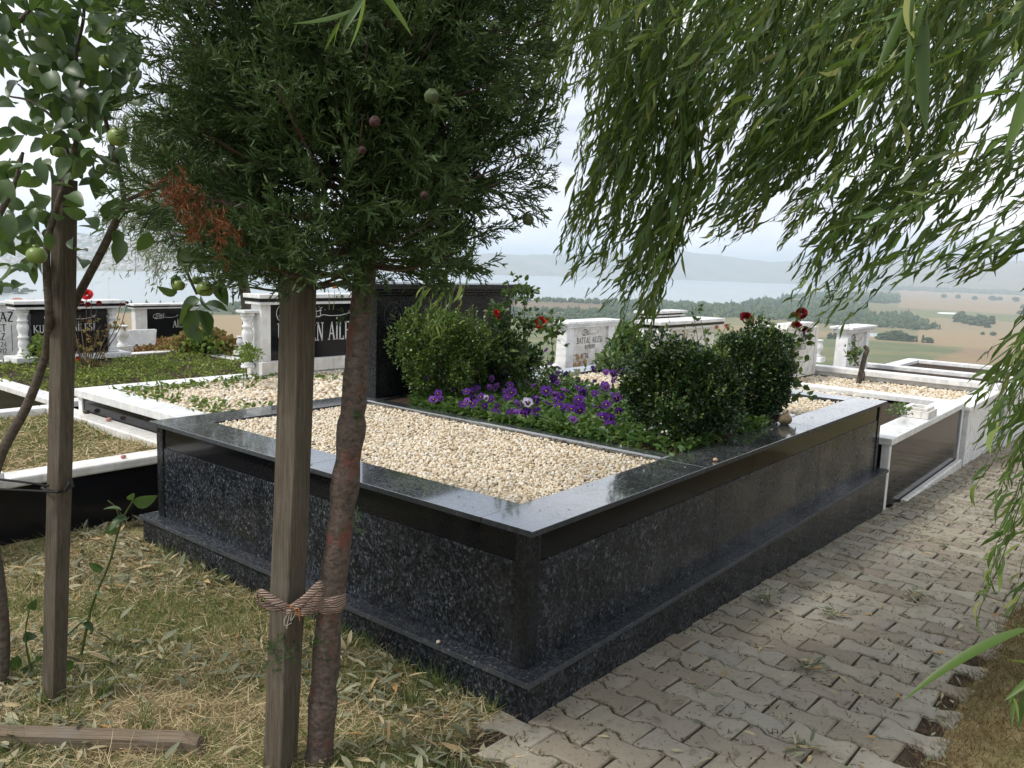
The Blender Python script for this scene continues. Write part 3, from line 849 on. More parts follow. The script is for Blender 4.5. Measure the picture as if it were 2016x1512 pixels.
# ================================================================ pebbles
PEB = []
for k in range(4):
    v, f = ico(1)
    PEB.append((v * np.array([1.25, 1.0, 0.78]) * (1 + 0.13 * rng.normal(size=(len(v), 1))), f))
PEB0 = [(v0 * np.array([1.25, 1.0, 0.75]), f0) for v0, f0 in [ico(1)]]
def pebbles(name, x0, x1, y0, y1, z, s, parent, big=True, slope=0.0, zv=0.006):
    """a bed of pebbles on a jittered grid, with a second layer half way up"""
    parts = []
    for layer in range(2):
        st = s * 1.75 if layer == 0 else s * 2.3
        gx, gy = np.meshgrid(np.arange(x0 + s * .4, x1 - s * .3, st), np.arange(y0 + s * .4, y1 - s * .3, st), indexing='ij')
        gx = gx.ravel() + rng.uniform(-.45, .45, gx.size) * st; gy = gy.ravel() + rng.uniform(-.45, .45, gy.size) * st
        ok = (gx > x0 + s*.3) & (gx < x1 - s*.3) & (gy > y0 + s*.3) & (gy < y1 - s*.3)
        gx, gy = gx[ok], gy[ok]
        hgt = z + slope * (gx - x0) + zv * np.sin(gx * 9 + 1) * np.sin(gy * 7) + (0 if layer == 0 else s * 0.55) + rng.uniform(-.25, .25, len(gx)) * s
        kind = rng.integers(0, 4, len(gx))
        for k in range(4):
            sel = kind == k
            N = sel.sum()
            if not N: continue
            d = rdir(N); d[:, 2] *= 0.5
            M = frames(nrm(d), rdir(N, 2.0))
            parts.append(scatter(*PEB[k], M, np.stack([gx, gy, hgt], 1)[sel], s * rng.uniform(0.62, 1.15, N)))
    V, F = cat(parts)
    o = meshobj(name, V, F, PEBBLE, parent, True)
    return o

# ================================================================ the granite tomb in front
TA, TB, H1, H2, W = 2.6625, 4.403, 0.68, 0.148, 0.24
D1, D2 = 1.347, 3.06
tomb = empty('granite_tomb', (0, 0, 0), 'large dark speckled granite tomb with flower bed and gravel, nearest the camera', 'tomb')
TH = 0.0225
def slab(name, x0, x1, y0, y1, z1, th, mat, parent, b=0.002):
    o = MB().box(x0, x1, y0, y1, z1 - th, z1, b).build(name, mat, parent)
    o.data.materials.append(GRANITE_EDGE)
    for f_ in o.data.polygons:
        if f_.normal.z < 0.9: f_.material_index = 1
    return o
g = 0.0012
# top border slabs
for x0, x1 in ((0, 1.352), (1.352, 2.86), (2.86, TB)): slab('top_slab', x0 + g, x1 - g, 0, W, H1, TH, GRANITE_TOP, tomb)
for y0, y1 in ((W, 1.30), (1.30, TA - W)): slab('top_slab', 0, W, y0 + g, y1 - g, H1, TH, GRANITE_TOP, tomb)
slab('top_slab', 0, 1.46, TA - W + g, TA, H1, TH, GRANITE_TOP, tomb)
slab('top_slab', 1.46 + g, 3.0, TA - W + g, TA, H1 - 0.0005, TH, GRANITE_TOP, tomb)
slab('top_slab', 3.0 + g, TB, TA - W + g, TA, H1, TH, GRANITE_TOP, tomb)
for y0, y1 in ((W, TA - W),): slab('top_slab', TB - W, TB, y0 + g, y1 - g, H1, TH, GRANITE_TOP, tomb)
# inner dividers, rounded curbs
for x0 in (D1, D2): MB().box(x0, x0 + 0.10, W + g, TA - W - g, 0.55, 0.688, 0.008).build('divider', GRANITE_TOP, tomb)
ins = 0.036
# side panels: dark polished band above, speckled stone below and a hair proud
for nm, x0, x1, y0, y1, z0, z1, mt in (
    ('upper_panel', ins, ins + 0.03, 0.09, TA - 0.09, 0.54, H1 - TH - 0.001, BLACK), ('side_panel', ins - 0.004, ins + 0.03, 0.09, TA - 0.09, H2, 0.5385, GRANITE),
    ('upper_panel', 0.09, 1.999, ins, ins + 0.03, 0.54, H1 - TH - 0.001, BLACK), ('side_panel', 0.09, 1.549, ins - 0.004, ins + 0.03, H2, 0.5385, GRANITE),
    ('upper_panel', 2.001, TB - 0.09, ins, ins + 0.03, 0.54, H1 - TH - 0.001, BLACK), ('side_panel', 1.551, 3.049, ins - 0.004, ins + 0.03, H2, 0.5385, GRANITE), ('side_panel', 3.051, TB - .09, ins - 0.004, ins + 0.03, H2, 0.5385, GRANITE),
    ('side_panel', 0.09, TB - 0.09, TA - ins - 0.03, TA - ins, H2, H1 - TH - 0.001, GRANITE_DARK), ('side_panel', TB - ins - 0.03, TB - ins, 0.09, TA - 0.09, H2, H1 - TH - 0.001, GRANITE_DARK)):
    MB().box(x0, x1, y0, y1, z0, z1, 0.0015).build(nm, mt, tomb)
for cx, cy in ((ins - 0.010, ins - 0.010), (ins - 0.010, TA - ins - 0.056), (TB - ins - 0.056, ins - 0.010), (TB - ins - 0.056, TA - ins - 0.056)):
    MB().box(cx, cx + 0.066, cy, cy + 0.066, H2 + 0.001, H1 - TH - 0.0015, 0.004).build('corner_post', GRANITE_DARK, tomb)
# ledge and plinth
e = 0.048
for x0, x1, y0, y1 in ((-e, 1.9, -e, ins + .02), (1.9 + g, TB + e, -e, ins + .02), (-e, ins + .02, ins + .02 + g, TA + e), (TB - ins - .02, TB + e, ins + .02 + g, TA + e), (ins + .02 + g, TB - ins - .02 - g, TA - ins - .02, TA + e)):
    slab('ledge_slab', x0, x1, y0, y1, H2, TH, GRANITE_LEDGE, tomb)
bz = H2 - TH - 0.001
for x0, x1, y0, y1, z0 in ((-.035, -.008, -.012, TA + .03, -0.25), (-.037, 2.3, -.037, -.0125, -0.25), (2.302, TB + .03, -.037, -.0125, -0.35), (-.008, TB + .03, TA + .005, TA + .03, -0.35), (TB + .005, TB + .03, -.0125, TA + .005, -0.35)):
    MB().box(x0, x1, y0, y1, z0, bz, 0.002).build('plinth_panel', GRANITE, tomb)
MB().box(0.07, TB - .07, 0.07, TA - .07, -0.3, 0.60).build('core', CORE, tomb)
MB().box(W + .001, D1, W + .001, TA - W - .001, 0.60, 0.646).build('gravel_bed', SOIL, tomb)
MB().box(D2 + .10, TB - W - .001, W + .001, TA - W - .001, 0.60, 0.640).build('gravel_bed', SOIL, tomb)
bedV, bedF = [], []
xs = np.linspace(D1 + .101, D2 - .001, 24); ys = np.linspace(W + .002, TA - W - .002, 30)
BX, BY = np.meshgrid(xs, ys, indexing='ij')
BZ = 0.662 + 0.018 * np.sin(BX * 8) * np.sin(BY * 9) + 0.03 * np.exp(-((BX - 2.2) / .5) ** 2)
ii = (np.arange(23)[:, None] * 30 + np.arange(29)[None, :]).ravel()
meshobj('soil_bed', np.stack([BX, BY, BZ], -1).reshape(-1, 3), np.stack([ii, ii + 30, ii + 31, ii + 1], 1), SOIL, tomb, True)
p1 = pebbles('gravel', W, D1, W, TA - W, 0.658, 0.0098, None)
tag(p1, 'cream pebbles filling the near pit of the granite tomb', 'gravel', kind='stuff')
p2 = pebbles('gravel', D2 + .10, TB - W, W, TA - W, 0.644, 0.0155, None)
tag(p2, 'cream pebbles in the far pit of the granite tomb, beyond the box bushes', 'gravel', kind='stuff')

# headstone of that tomb: dark slab seen behind the bushes
hs = empty('headstone', (2.15, 2.5, H1), 'dark granite headstone with stepped cap behind the box bushes', 'headstone')
MB().box(1.47, 2.88, 2.47, 2.60, H1 + .001, 1.365, 0.004).build('slab', GRANITE_DARK, hs)
for k, (o_, z0, z1) in enumerate(((0.035, 1.366, 1.386), (0.075, 1.387, 1.407), (0.115, 1.408, 1.447))):
    MB().box(1.47 - o_ * 1.3, 2.88 + o_, 2.47 - o_ * .8, 2.60 + o_ * .6, z0, z1, 0.005).build('cap', GRANITE_DARK, hs)
for xc in (1.62, 2.68): ring(hs, xc, 2.4685, 1.235, 0.085, GREY_LET)
bism(hs, 2.15, 2.4685, 1.2, 0.7, 0.09, GREY_LET)

# ================================================================ other graves
def curb_tomb(name, x0, x1, y0, y1, ztop, label, th=0.055, bw=0.2, mat=MARBLE, panel=BLACK, fill=None, zin=None, parts='fblr', over=0.035, zb=-0.55, post=True, cat_='tomb', bev=0.006, bands=None):
    """a walled grave bed: marble border slabs on panels"""
    t = empty(name, ((x0 + x1) / 2, (y0 + y1) / 2, float(gz((x0 + x1) / 2, (y0 + y1) / 2))), label, cat_)
    bw_ = {k: bw for k in 'fblr'}
    if bands: bw_.update(bands)
    ff, bb, ll, rr = bw_['f'], bw_['b'], bw_['l'], bw_['r']
    if 'f' in parts: MB().box(x0, x1, y0, y0 + ff, ztop - th, ztop, bev).build('border_slab', mat, t)
    if 'b' in parts: MB().box(x0, x1, y1 - bb, y1, ztop - th, ztop - .0006, bev).build('border_slab', mat, t)
    if 'l' in parts: MB().box(x0, x0 + ll, y0 + ff + .001, y1 - bb - .001, ztop - th, ztop - .0003, bev).build('border_slab', mat, t)
    if 'r' in parts: MB().box(x1 - rr, x1, y0 + ff + .001, y1 - bb - .001, ztop - th, ztop - .0003, bev).build('border_slab', mat, t)
    zt = ztop - th - .001
    for q in ((x0 + over, x1 - over, y0 + over, y0 + over + .03), (x0 + over, x1 - over, y1 - over - .03, y1 - over), (x0 + over, x0 + over + .03, y0 + over + .031, y1 - over - .031), (x1 - over - .03, x1 - over, y0 + over + .031, y1 - over - .031)):
        MB().box(*q, zb, zt).build('side_panel', panel, t)
    if post:
        for px_, py_ in ((x0 + over - .012, y0 + over - .012), (x1 - over - .048, y0 + over - .012), (x0 + over - .012, y1 - over - .048), (x1 - over - .048, y1 - over - .048)):
            MB().box(px_, px_ + .06, py_, py_ + .06, zb, zt - .001, .004).build('corner_post', mat, t)
    if fill is not None:
        MB().box(x0 + ll - .02, x1 - rr + .02, y0 + ff - .02, y1 - bb + .02, zb, (ztop - 0.05) if zin is None else zin).build('bed', fill, t)
    return t
BAND = 0.012
def stone(name, x0, x1, y, z0, z1, label, style, dep=0.14):
    """a headstone facing -Y. style: columns / plain / tapered / posts"""
    t = empty(name, ((x0 + x1) / 2, y, z0), label, 'headstone')
    return t
def cap_plain(t, x0, x1, y0, y1, z, mat=MARBLE, o_=0.06, h=0.05, band=True):
    if band:
        MB().box(x0 - o_ * .75, x1 + o_ * .75, y0 - o_ * .75, y1 + o_ * .75, z, z + h * .5, .004).build('cap', mat, t)
        MB().box(x0 - o_ * .9, x1 + o_ * .9, y0 - o_ * .9, y1 + o_ * .9, z + h * .5 + .001, z + h, .002).build('cap_band', BLACK, t)
        MB().box(x0 - o_, x1 + o_, y0 - o_, y1 + o_, z + h + .001, z + h * 1.7, .006).build('cap', mat, t)
    else:
        MB().box(x0 - o_ * .4, x1 + o_ * .4, y0 - o_ * .4, y1 + o_ * .4, z, z + h * .45, .006).build('cap', mat, t)
        MB().box(x0 - o_ * .7, x1 + o_ * .7, y0 - o_ * .7, y1 + o_ * .7, z + h * .45 + .001, z + h * .85, .008).build('cap', mat, t)
        MB().box(x0 - o_, x1 + o_, y0 - o_, y1 + o_, z + h * .85 + .001, z + h * 1.4, .006).build('cap', mat, t)
def baluster(z0, z1, r):
    h = z1 - z0
    pf_ = [(1.0, 0), (1.0, .04), (.8, .055), (.95, .08), (.7, .11), (.62, .14), (.8, .22), (.78, .30), (.62, .37), (.78, .39), (.78, .42), (.6, .44), (.72, .52), (.86, .60), (.8, .66), (.6, .72), (.78, .74), (.78, .77), (.6, .79), (.72, .86), (.9, .91), (.8, .93), (1.0, .945), (1.0, 1)]
    return [(r * a_, z0 + h * b_) for a_, b_ in pf_]

# --- white marble tomb behind, with gravel (neighbour to the back)
U = curb_tomb('marble_tomb', 0.555, 3.35, 2.78, 4.90, 0.535, 'white marble tomb with weedy gravel directly behind the granite tomb', th=0.06, bw=0.22, fill=SOIL, zin=0.49, zb=-0.3)
pu = pebbles('gravel', 0.775, 3.13, 3.0, 4.68, 0.500, 0.019, None)
tag(pu, 'weedy cream gravel on the white tomb behind the granite one', 'gravel', kind='stuff')
uh = empty('headstone', (2.7, 4.8, 0.535), 'black headstone framed in white marble with tan medallion line, behind the cypress stake', 'headstone')
uh['label'] = 'black panel headstone in a white marble frame, standing behind the cypress stake'
ux0, ux1, uy = 2.10, 3.62, 4.70
MB().box(ux0 - .02, ux1 + .02, uy - .04, uy + .20, .536, .655, .006).build('base', MARBLE_OLD, uh)
MB().box(ux0 + .10, ux1 - .10, uy + .02, uy + .14, .656, 1.165, .003).build('panel', BLACK, uh)
for x0 in (ux0, ux1 - .10): MB().box(x0, x0 + .098, uy, uy + .16, .656, 1.165, .004).build('side_post', MARBLE, uh)
cap_plain(uh, ux0, ux1, uy, uy + .16, 1.166, MARBLE, 0.05, .055)
MB().lathe(baluster(.60, 1.09, .062), ux0 - .075, uy + .10, 20).build('column', MARBLE, uh, True)
MB().lathe(baluster(.60, 1.09, .062), ux1 + .075, uy + .10, 20).build('column', MARBLE, uh, True)
for x0 in (ux0 - .075, ux1 + .075):
    MB().box(x0 - .075, x0 + .073 , uy + .03, uy + .17, 1.091, 1.115, .004).build('column_cap', MARBLE, uh)
def yhit(px, py, yv):
    d = ray(px, py); return CAM + d * ((yv - CAM[1]) / d[1])
yu = uy + .018
ring(uh, yhit(560, 618, yu)[0], yu, yhit(560, 617, yu)[2], .085, WHITE_LET)
bism(uh, yhit(640, 615, yu)[0], yu, yhit(640, 625, yu)[2], .66, .10, WHITE_LET)
line(uh, 'Ü', yhit(546, 660, yu)[0], yu, yhit(546, 672, yu)[2], .165, WHITE_LET, .14, wide=.75, left=True)
line(uh, 'EN AİLESİ', yhit(611, 660, yu)[0], yu, yhit(620, 671, yu)[2], .175, WHITE_LET, .15, wide=.60, left=True)

# --- low grass plot to the left, white curb on black
Lp = empty('curbed_plot', (-1, 4.0, 0), 'low grassy plot with white stone curb on black walls, beside the tall stake', 'plot')
MB().box(-3.6, 0.585, 3.09, 3.26, 0.315, 0.37, .012).build('curb', MARBLE_OLD, Lp)
MB().box(-3.6, 0.585, 3.125, 3.155, -0.2, 0.314).build('wall_panel', BLACK, Lp)
MB().box(0.44, 0.585, 3.261, 5.25, 0.305, 0.369, .01).build('curb', MARBLE_OLD, Lp)
MB().box(-3.6, 0.439, 5.12, 5.25, 0.30, 0.368, .01).build('curb', MARBLE, Lp)
MB().box(-3.6, -0.60, 3.02, 3.30, 0.371, 0.43, .012).build('curb_block', MARBLE, Lp)
MB().box(0.47, 0.55, 3.156, 5.2, -0.2, 0.304).build('wall_panel', BLACK, Lp)
lx_ = np.linspace(-3.6, 0.46, 50); ly_ = np.linspace(3.2, 5.15, 30)
LX, LY = np.meshgrid(lx_, ly_, indexing='ij')
LZ = 0.315 + 0.02 * np.sin(LX * 5) * np.sin(LY * 6)
ii = (np.arange(49)[:, None] * 30 + np.arange(29)[None, :]).ravel()
meshobj('earth', np.stack([LX, LY, LZ], -1).reshape(-1, 3), np.stack([ii, ii + 30, ii + 31, ii + 1], 1), GROUND_M, Lp, True)

# --- plot with the columned stone further left
K = curb_tomb('curbed_plot', 0.62, 3.5, 5.32, 8.35, 0.36, 'white curbed plot overgrown with green ground cover, before the columned headstone', th=0.05, bw=0.16, fill=SOIL, zin=0.345, zb=-0.3, cat_='plot')
kh = empty('headstone', (1.95, 8.0, 0.34), 'white headstone with turned columns and black inscribed panel, behind a rose bush', 'headstone')
kx0, kx1, ky = 1.34, 2.42, 8.02
MB().box(kx0 - .08, kx1 + .08, ky - .12, ky + .24, .361, .42, .006).build('base', MARBLE, kh)
MB().box(kx0 + .13, kx1 - .13, ky + .02, ky + .12, .421, .93, .003).build('panel', BLACK, kh)
for x0 in (kx0 + .06, kx1 - .06): MB().lathe(baluster(.421, .93, .07), x0, ky + .06, 20).build('column', MARBLE, kh, True)
cap_plain(kh, kx0, kx1, ky, ky + .14, .931, MARBLE, .06, .055)
bism(kh, 1.88, ky + .018, .80, .56, .085, WHITE_LET)
yk = ky + .018
line(kh, 'KUT', yhit(66, 655, yk)[0], yk, yhit(66, 656, yk)[2], .085, WHITE_LET, .13, wide=.85, left=True)
line(kh, 'AİLESİ', yhit(143, 650, yk)[0], yk, yhit(143, 652, yk)[2], .085, WHITE_LET, .13, wide=.82, left=True)
line(kh, 'HAMDİ', yhit(64, 672, yk)[0], yk, yhit(66, 673, yk)[2], .062, WHITE_LET, .16, wide=.66, left=True)
line(kh, '202', yhit(74, 682, yk)[0], yk, yhit(74, 684, yk)[2], .045, WHITE_LET, .15, wide=.8, left=True)
line(kh, 'FA', yhit(150, 697, yk)[0], yk, yhit(150, 700, yk)[2], .045, WHITE_LET, .15, wide=.8, left=True)

# --- white headstone cut by the left edge of the picture
yh = empty('headstone', (0.8, 9.6, 0.2), 'flat white headstone with black sans lettering beside the columned headstone', 'headstone')
MB().box(.45, 1.93, 9.3, 9.42, -.1, .90, .004).build('slab', MARBLE, yh)
MB().box(.42, 1.96, 9.27, 9.46, .901, .935, .004).build('cap', MARBLE, yh)
bism(yh, 1.55, 9.298, .80, .45, .08, BLACK_LET)
line(yh, 'MAZ', 1.50, 9.298, .70, .115, BLACK_LET, .17, False, .9, True)
line(yh, 'ET', 1.57, 9.298, .585, .085, BLACK_LET, .17, False, .85, True)
line(yh, 'AZ', 1.55, 9.298, .48, .085, BLACK_LET, .17, False, .85, True)
line(yh, '24', 1.60, 9.298, .40, .06, BLACK_LET, .17, False, .85, True)
line(yh, '912', 1.58, 9.298, .32, .06, BLACK_LET, .17, False, .85, True)
line(yh, 'RINA F', 1.63, 9.298, .25, .055, BLACK_LET, .17, False, .85, True)
MB().box(1.725, 1.731, 9.297, 9.2985, .34, .66).build('rule', BLACK_LET, yh)

# --- third stone with black panel, behind the apple leaves
fh = empty('headstone', (4.8, 11.2, 0.0), 'small white headstone with black panel partly hidden by the hanging apple leaves', 'headstone')
q0, q1 = at(266, 640, 12.9), at(372, 640, 12.9)
fy = 10.9
fx0, fx1 = yhit(267, 640, fy)[0], yhit(385, 640, fy)[0]
fz1, fz0 = yhit(300, 600, fy)[2], yhit(300, 690, fy)[2]
MB().box(fx0, fx1, fy, fy + .15, -.6, fz0 + .02, .004).build('base', MARBLE, fh)
MB().box(fx0 + .19, fx1 - .19, fy + .02, fy + .11, fz0 + .021, fz1 - .06, .003).build('panel', BLACK, fh)
for x0 in (fx0, fx1 - .189): MB().box(x0, x0 + .188, fy, fy + .13, fz0 + .021, fz1 - .06, .004).build('side_post', MARBLE, fh)
cap_plain(fh, fx0, fx1, fy, fy + .13, fz1 - .059, MARBLE, .05, .045)
bism(fh, fx0 + .5, fy + .018, fz1 - .22, .42, .08, WHITE_LET)
line(fh, 'AİLESİ', fx0 + .62, fy + .018, fz1 - .37, .11, WHITE_LET, .14, wide=.8, left=True)
line(fh, 'FATİH', fx0 + .62, fy + .018, fz0 + .12, .06, WHITE_LET, .14, wide=.8, left=True)
bk = MB()
bx = yhit(275, 670, 9.9)
bk.add([(bx[0] - .22, 9.9, bx[2] - .16), (bx[0] + .22, 9.9, bx[2] - .16), (bx[0] + .3, 9.98, bx[2] + .14), (bx[0] - .3, 9.98, bx[2] + .14), (bx[0] - .22, 10.0, bx[2] - .16), (bx[0] + .22, 10.0, bx[2] - .16), (bx[0] + .3, 10.06, bx[2] + .14), (bx[0] - .3, 10.06, bx[2] + .14)], [(0,1,2,3),(5,4,7,6),(4,0,3,7),(1,5,6,2),(3,2,6,7),(4,5,1,0)])
bk.box(bx[0] - .14, bx[0] + .14, 9.94, 10.02, -.5, bx[2] - .161)
tag(bk.build('book_stone', MARBLE), 'small tilted white marble tablet before the black-panelled far headstone', 'tablet')
def vase(px, py, yv, h, label):
    q = yhit(px, py, yv); r = h * .32
    pf_ = [(r * .8, q[2]), (r * .8, q[2] + h * .08), (r * .45, q[2] + h * .16), (r * .5, q[2] + h * .24), (r * .95, q[2] + h * .45), (r * 1.0, q[2] + h * .6), (r * .75, q[2] + h * .82), (r * .7, q[2] + h * .88), (r * .95, q[2] + h * .93), (r * .95, q[2] + h), (r * .7, q[2] + h), (r * .6, q[2] + h * .8)]
    o = MB().lathe(pf_, q[0], q[1], 20).build('stone_vase', MARBLE, None, True)
    MB().box(q[0] - r * 1.2, q[0] + r * 1.2, q[1] - r * 1.2, q[1] + r * 1.2, q[2] - h * .3, q[2] - .001, .004).build('foot_block', MARBLE, o)
    return tag(o, label, 'vase')
vase(241, 680, 9.4, .27, 'white marble vase beside the tilted tablet')
vase(475, 690, 6.3, .16, 'small white marble vase left of the black-panel headstone')

# --- tombs along the path to the right
g1 = float(gz(6, 0))
Rt = curb_tomb('marble_tomb', 4.47, 7.22, -0.045, 2.75, 0.382, 'white marble tomb with black side panel next along the path, stone socket on it', th=0.055, bw=0.24, fill=SOIL, zin=0.30, zb=-0.5, over=0.028, bands={'l': .09, 'r': .22})
MB().box(4.56, 5.3, 0.62, 0.70, 0.301, 0.345, .006).build('inner_curb', MARBLE, Rt)
MB().box(5.0, 7.15, -0.075, -0.02, -0.42, -0.205, .01).build('base_kerb', MARBLE_OLD, Rt)
pr = pebbles('gravel', 4.57, 6.98, 0.72, 2.49, 0.315, 0.024, None)
tag(pr, 'cream gravel inside the marble tomb that carries the stone socket', 'gravel', kind='stuff')
q = atz(1822, 815, 0.383)
sk = MB()
sx, sy = 5.82, 0.09
for x0, x1, y0, y1, z0, z1 in ((sx - .16, sx + .16, sy - .12, sy - .06, .384, .45), (sx - .16, sx + .16, sy + .06, sy + .12, .384, .45), (sx - .16, sx - .09, sy - .059, sy + .059, .384, .45), (sx + .09, sx + .16, sy - .059, sy + .059, .384, .45), (sx - .13, sx + .13, sy - .10, sy - .055, .451, .475), (sx - .13, sx + .13, sy + .055, sy + .10, .451, .475), (sx - .13, sx - .085, sy - .054, sy + .054, .451, .475), (sx + .085, sx + .13, sy - .054, sy + .054, .451, .475)):
    sk.box(x0, x1, y0, y1, z0, z1, .004)
sk.box(sx - .1, sx + .1, sy - .06, sy + .06, .384, .40)
tag(sk.build('vase_socket', MARBLE_OLD), 'square stepped marble vase socket sitting on the white border slab', 'vase socket')
R2 = curb_tomb('marble_tomb', 7.26, 9.22, -0.09, 2.45, 0.33, 'white marble tomb with pruned stump in its gravel, second from the granite one', th=0.055, bw=0.24, fill=SOIL, zin=0.24, zb=-0.6, panel=MARBLE, bands={'l': .1, 'r': .2})
MB().box(8.98, 9.20, -0.06, 2.40, 0.331, 0.40, .006).build('raised_curb', MARBLE, R2)
MB().box(7.36, 8.97, 2.25, 2.42, 0.331, 0.40, .006).build('raised_curb', MARBLE, R2)
pr2 = pebbles('gravel', 7.36, 9.0, 0.16, 2.2, 0.255, 0.022, None)
tag(pr2, 'cream gravel around the pruned stump', 'gravel', kind='stuff')
R3 = curb_tomb('marble_tomb', 9.27, 11.6, -0.16, 2.4, 0.26, 'white walled marble tomb farthest along the path', th=0.06, bw=0.22, fill=SOIL, zin=0.2, zb=-0.8, panel=MARBLE)
R4 = curb_tomb('marble_tomb', 11.7, 14.2, -0.30, 2.2, 0.16, 'last white marble wall glimpsed through the willow strands along the path', th=0.06, bw=0.22, fill=SOIL, zin=0.1, zb=-1.0, panel=MARBLE)
# headstone of the socket tomb
h2 = empty('headstone', (6.05, 2.55, 0.38), 'broad white headstone with black cap band behind the right-hand box bushes', 'headstone')
MB().box(5.30, 6.64, 2.50, 2.66, .383, .985, .006).build('slab', MARBLE_OLD, h2)
cap_plain(h2, 5.30, 6.64, 2.50, 2.66, .986, MARBLE, .08, .055)
MB().lathe([(.085, .383), (.085, .50), (.065, .53), (.065, .93), (.085, .95), (.085, .985)], 5.32, 2.46, 20).build('column', MARBLE, h2, True)
bism(h2, 6.0, 2.497, .80, .62, .13, BLACK_LET)
h3 = empty('headstone', (9.2, 4.7, 0.0), 'white headstone with two black cap bands, the farther of two overlapping', 'headstone')
MB().box(8.80, 9.85, 4.62, 4.76, -.4, .86, .006).build('slab', MARBLE, h3)
MB().box(8.84, 9.80, 4.60, 4.78, .861, .885, .002).build('cap_band', BLACK, h3)
MB().box(8.76, 9.91, 4.57, 4.82, .886, .91, .004).build('cap', MARBLE, h3)
MB().box(8.80, 9.87, 4.60, 4.79, .911, .935, .002).build('cap_band', BLACK, h3)
MB().box(8.74, 9.93, 4.55, 4.84, .936, .975, .006).build('cap', MARBLE, h3)
# tapered stone with the family lettering, middle distance
def tapered(x0, x1, y, z0, z1, label, tap=.05, dep=.16):
    t = empty('headstone', ((x0 + x1) / 2, y, z0), label, 'headstone')
    def blk(xa, xb, ya, yb, za, zb_, tp, mat, nm):
        V = [(xa - tp, ya - tp * .5, za), (xb + tp, ya - tp * .5, za), (xb + tp, yb + tp * .5, za), (xa - tp, yb + tp * .5, za), (xa, ya, zb_), (xb, ya, zb_), (xb, yb, zb_), (xa, yb, zb_)]
        MB().add(V, [(0,3,2,1),(4,5,6,7),(0,1,5,4),(1,2,6,5),(2,3,7,6),(3,0,4,7)]).build(nm, mat, t)
    pw = (x1 - x0) * .13
    blk(x0 + pw, x1 - pw, y + .035, y + dep - .03, z0, z1, 0, MARBLE_OLD, 'panel')
    blk(x0, x0 + pw, y, y + dep, z0, z1, tap * .5, MARBLE, 'side_post')
    blk(x1 - pw, x1, y, y + dep, z0, z1, tap * .5, MARBLE, 'side_post')
    cap_plain(t, x0, x1, y, y + dep, z1 + .001, MARBLE, .085, .065, False)
    return t
b_ = tapered(6.93, 8.13, 4.78, -.3, .775, 'tapered white headstone with rust stain and dark lettering, above the pansies')
yb = 4.78 + .033
bism(b_, 7.55, yb, .655, .42, .085, BLACK_LET)
line(b_, 'BATTAL AİLESİ', 7.55, yb, .545, .082, BLACK_LET, .15, wide=.92)
line(b_, 'BAYBURT', 7.56, yb, .465, .055, BLACK_LET, .17, False, .9)
line(b_, 'DU. BATTAL', 7.22, yb, .33, .075, BLACK_LET, .17, False, .62, True)
line(b_, '12 1944', 7.32, yb, .25, .05, BLACK_LET, .17, False, .7, True)
line(b_, '2012', 7.36, yb, .18, .05, BLACK_LET, .17, False, .7, True)
MB().box(7.71, 7.717, yb - .001, yb, .12, .44).build('rule', BLACK_LET, b_)
rs = NT('rust stain'); rs.col((0.50, 0.25, 0.07)); rs.rough(0.8)
al = rs.ramp(rs.noise(rs.wpos((1, 1, 1)), 14, 5, 0.7), [(0.46, 0), (0.60, 0.85)]); rs.l(al, rs.p.inputs['Alpha'])
meshobj('rust_stain', [(7.12, yb - .002, .20), (7.5, yb - .002, .20), (7.5, yb - .002, .40), (7.12, yb - .002, .40)], [(0, 1, 2, 3)], rs.m, b_)
Bp = curb_tomb('curbed_plot', 4.3, 8.6, 3.3, 5.1, 0.26, 'white slab bed in front of the tapered rust-stained headstone', th=.06, bw=.7, fill=SOIL, zin=.2, zb=-.5, cat_='plot', bands={'f': .9, 'b': .2, 'r': .25})
o_ = tapered(9.95, 10.98, 2.02, -.2, .80, 'tapered white headstone standing alone at the far corner, pruned stump before it')
yo = 2.02 + .033
bism(o_, 10.46, yo, .64, .50, .13, BLACK_LET)
line(o_, 'ÖZTÜRK AİLESİ', 10.47, yo, .46, .11, BLACK_LET, .16, False, .55)
line(o_, 'A 12', 10.12, yo, .26, .07, BLACK_LET, .16, False, .6, True)
k_ = empty('headstone', (8.2, 2.1, .33), 'plain white headstone with dark lettering behind the crimson roses', 'headstone')
kx0_, kx1_ = 7.5, 8.95
MB().add([(kx0_ - .08, 2.10, .30), (kx1_, 2.10, .30), (kx1_, 2.22, .30), (kx0_ - .08, 2.22, .30), (kx0_ + .02, 2.10, .93), (kx1_, 2.10, .93), (kx1_, 2.22, .93), (kx0_ + .02, 2.22, .93)], [(0,3,2,1),(4,5,6,7),(0,1,5,4),(1,2,6,5),(2,3,7,6),(3,0,4,7)]).build('slab', MARBLE_OLD, k_)
MB().box(kx0_ + .3, kx1_ - .25, 2.08, 2.24, .931, 1.0, .006).build('cap', MARBLE, k_)
MB().box(kx1_ - .12, kx1_ - .112, 2.0985, 2.0995, .34, .92).build('rule', GREY_LET, k_)
bism(k_, 8.4, 2.098, .80, .4, .10, BLACK_LET)
line(k_, 'KABAHA AİLESİ', 8.18, 2.098, .655, .085, BLACK_LET, .16, False, .85)
line(k_, 'FATİH', 8.15, 2.098, .54, .06, BLACK_LET, .16, False, .8)
vase(1608, 702, 2.3, .24, 'white marble vase on a pedestal between the lettered headstones')
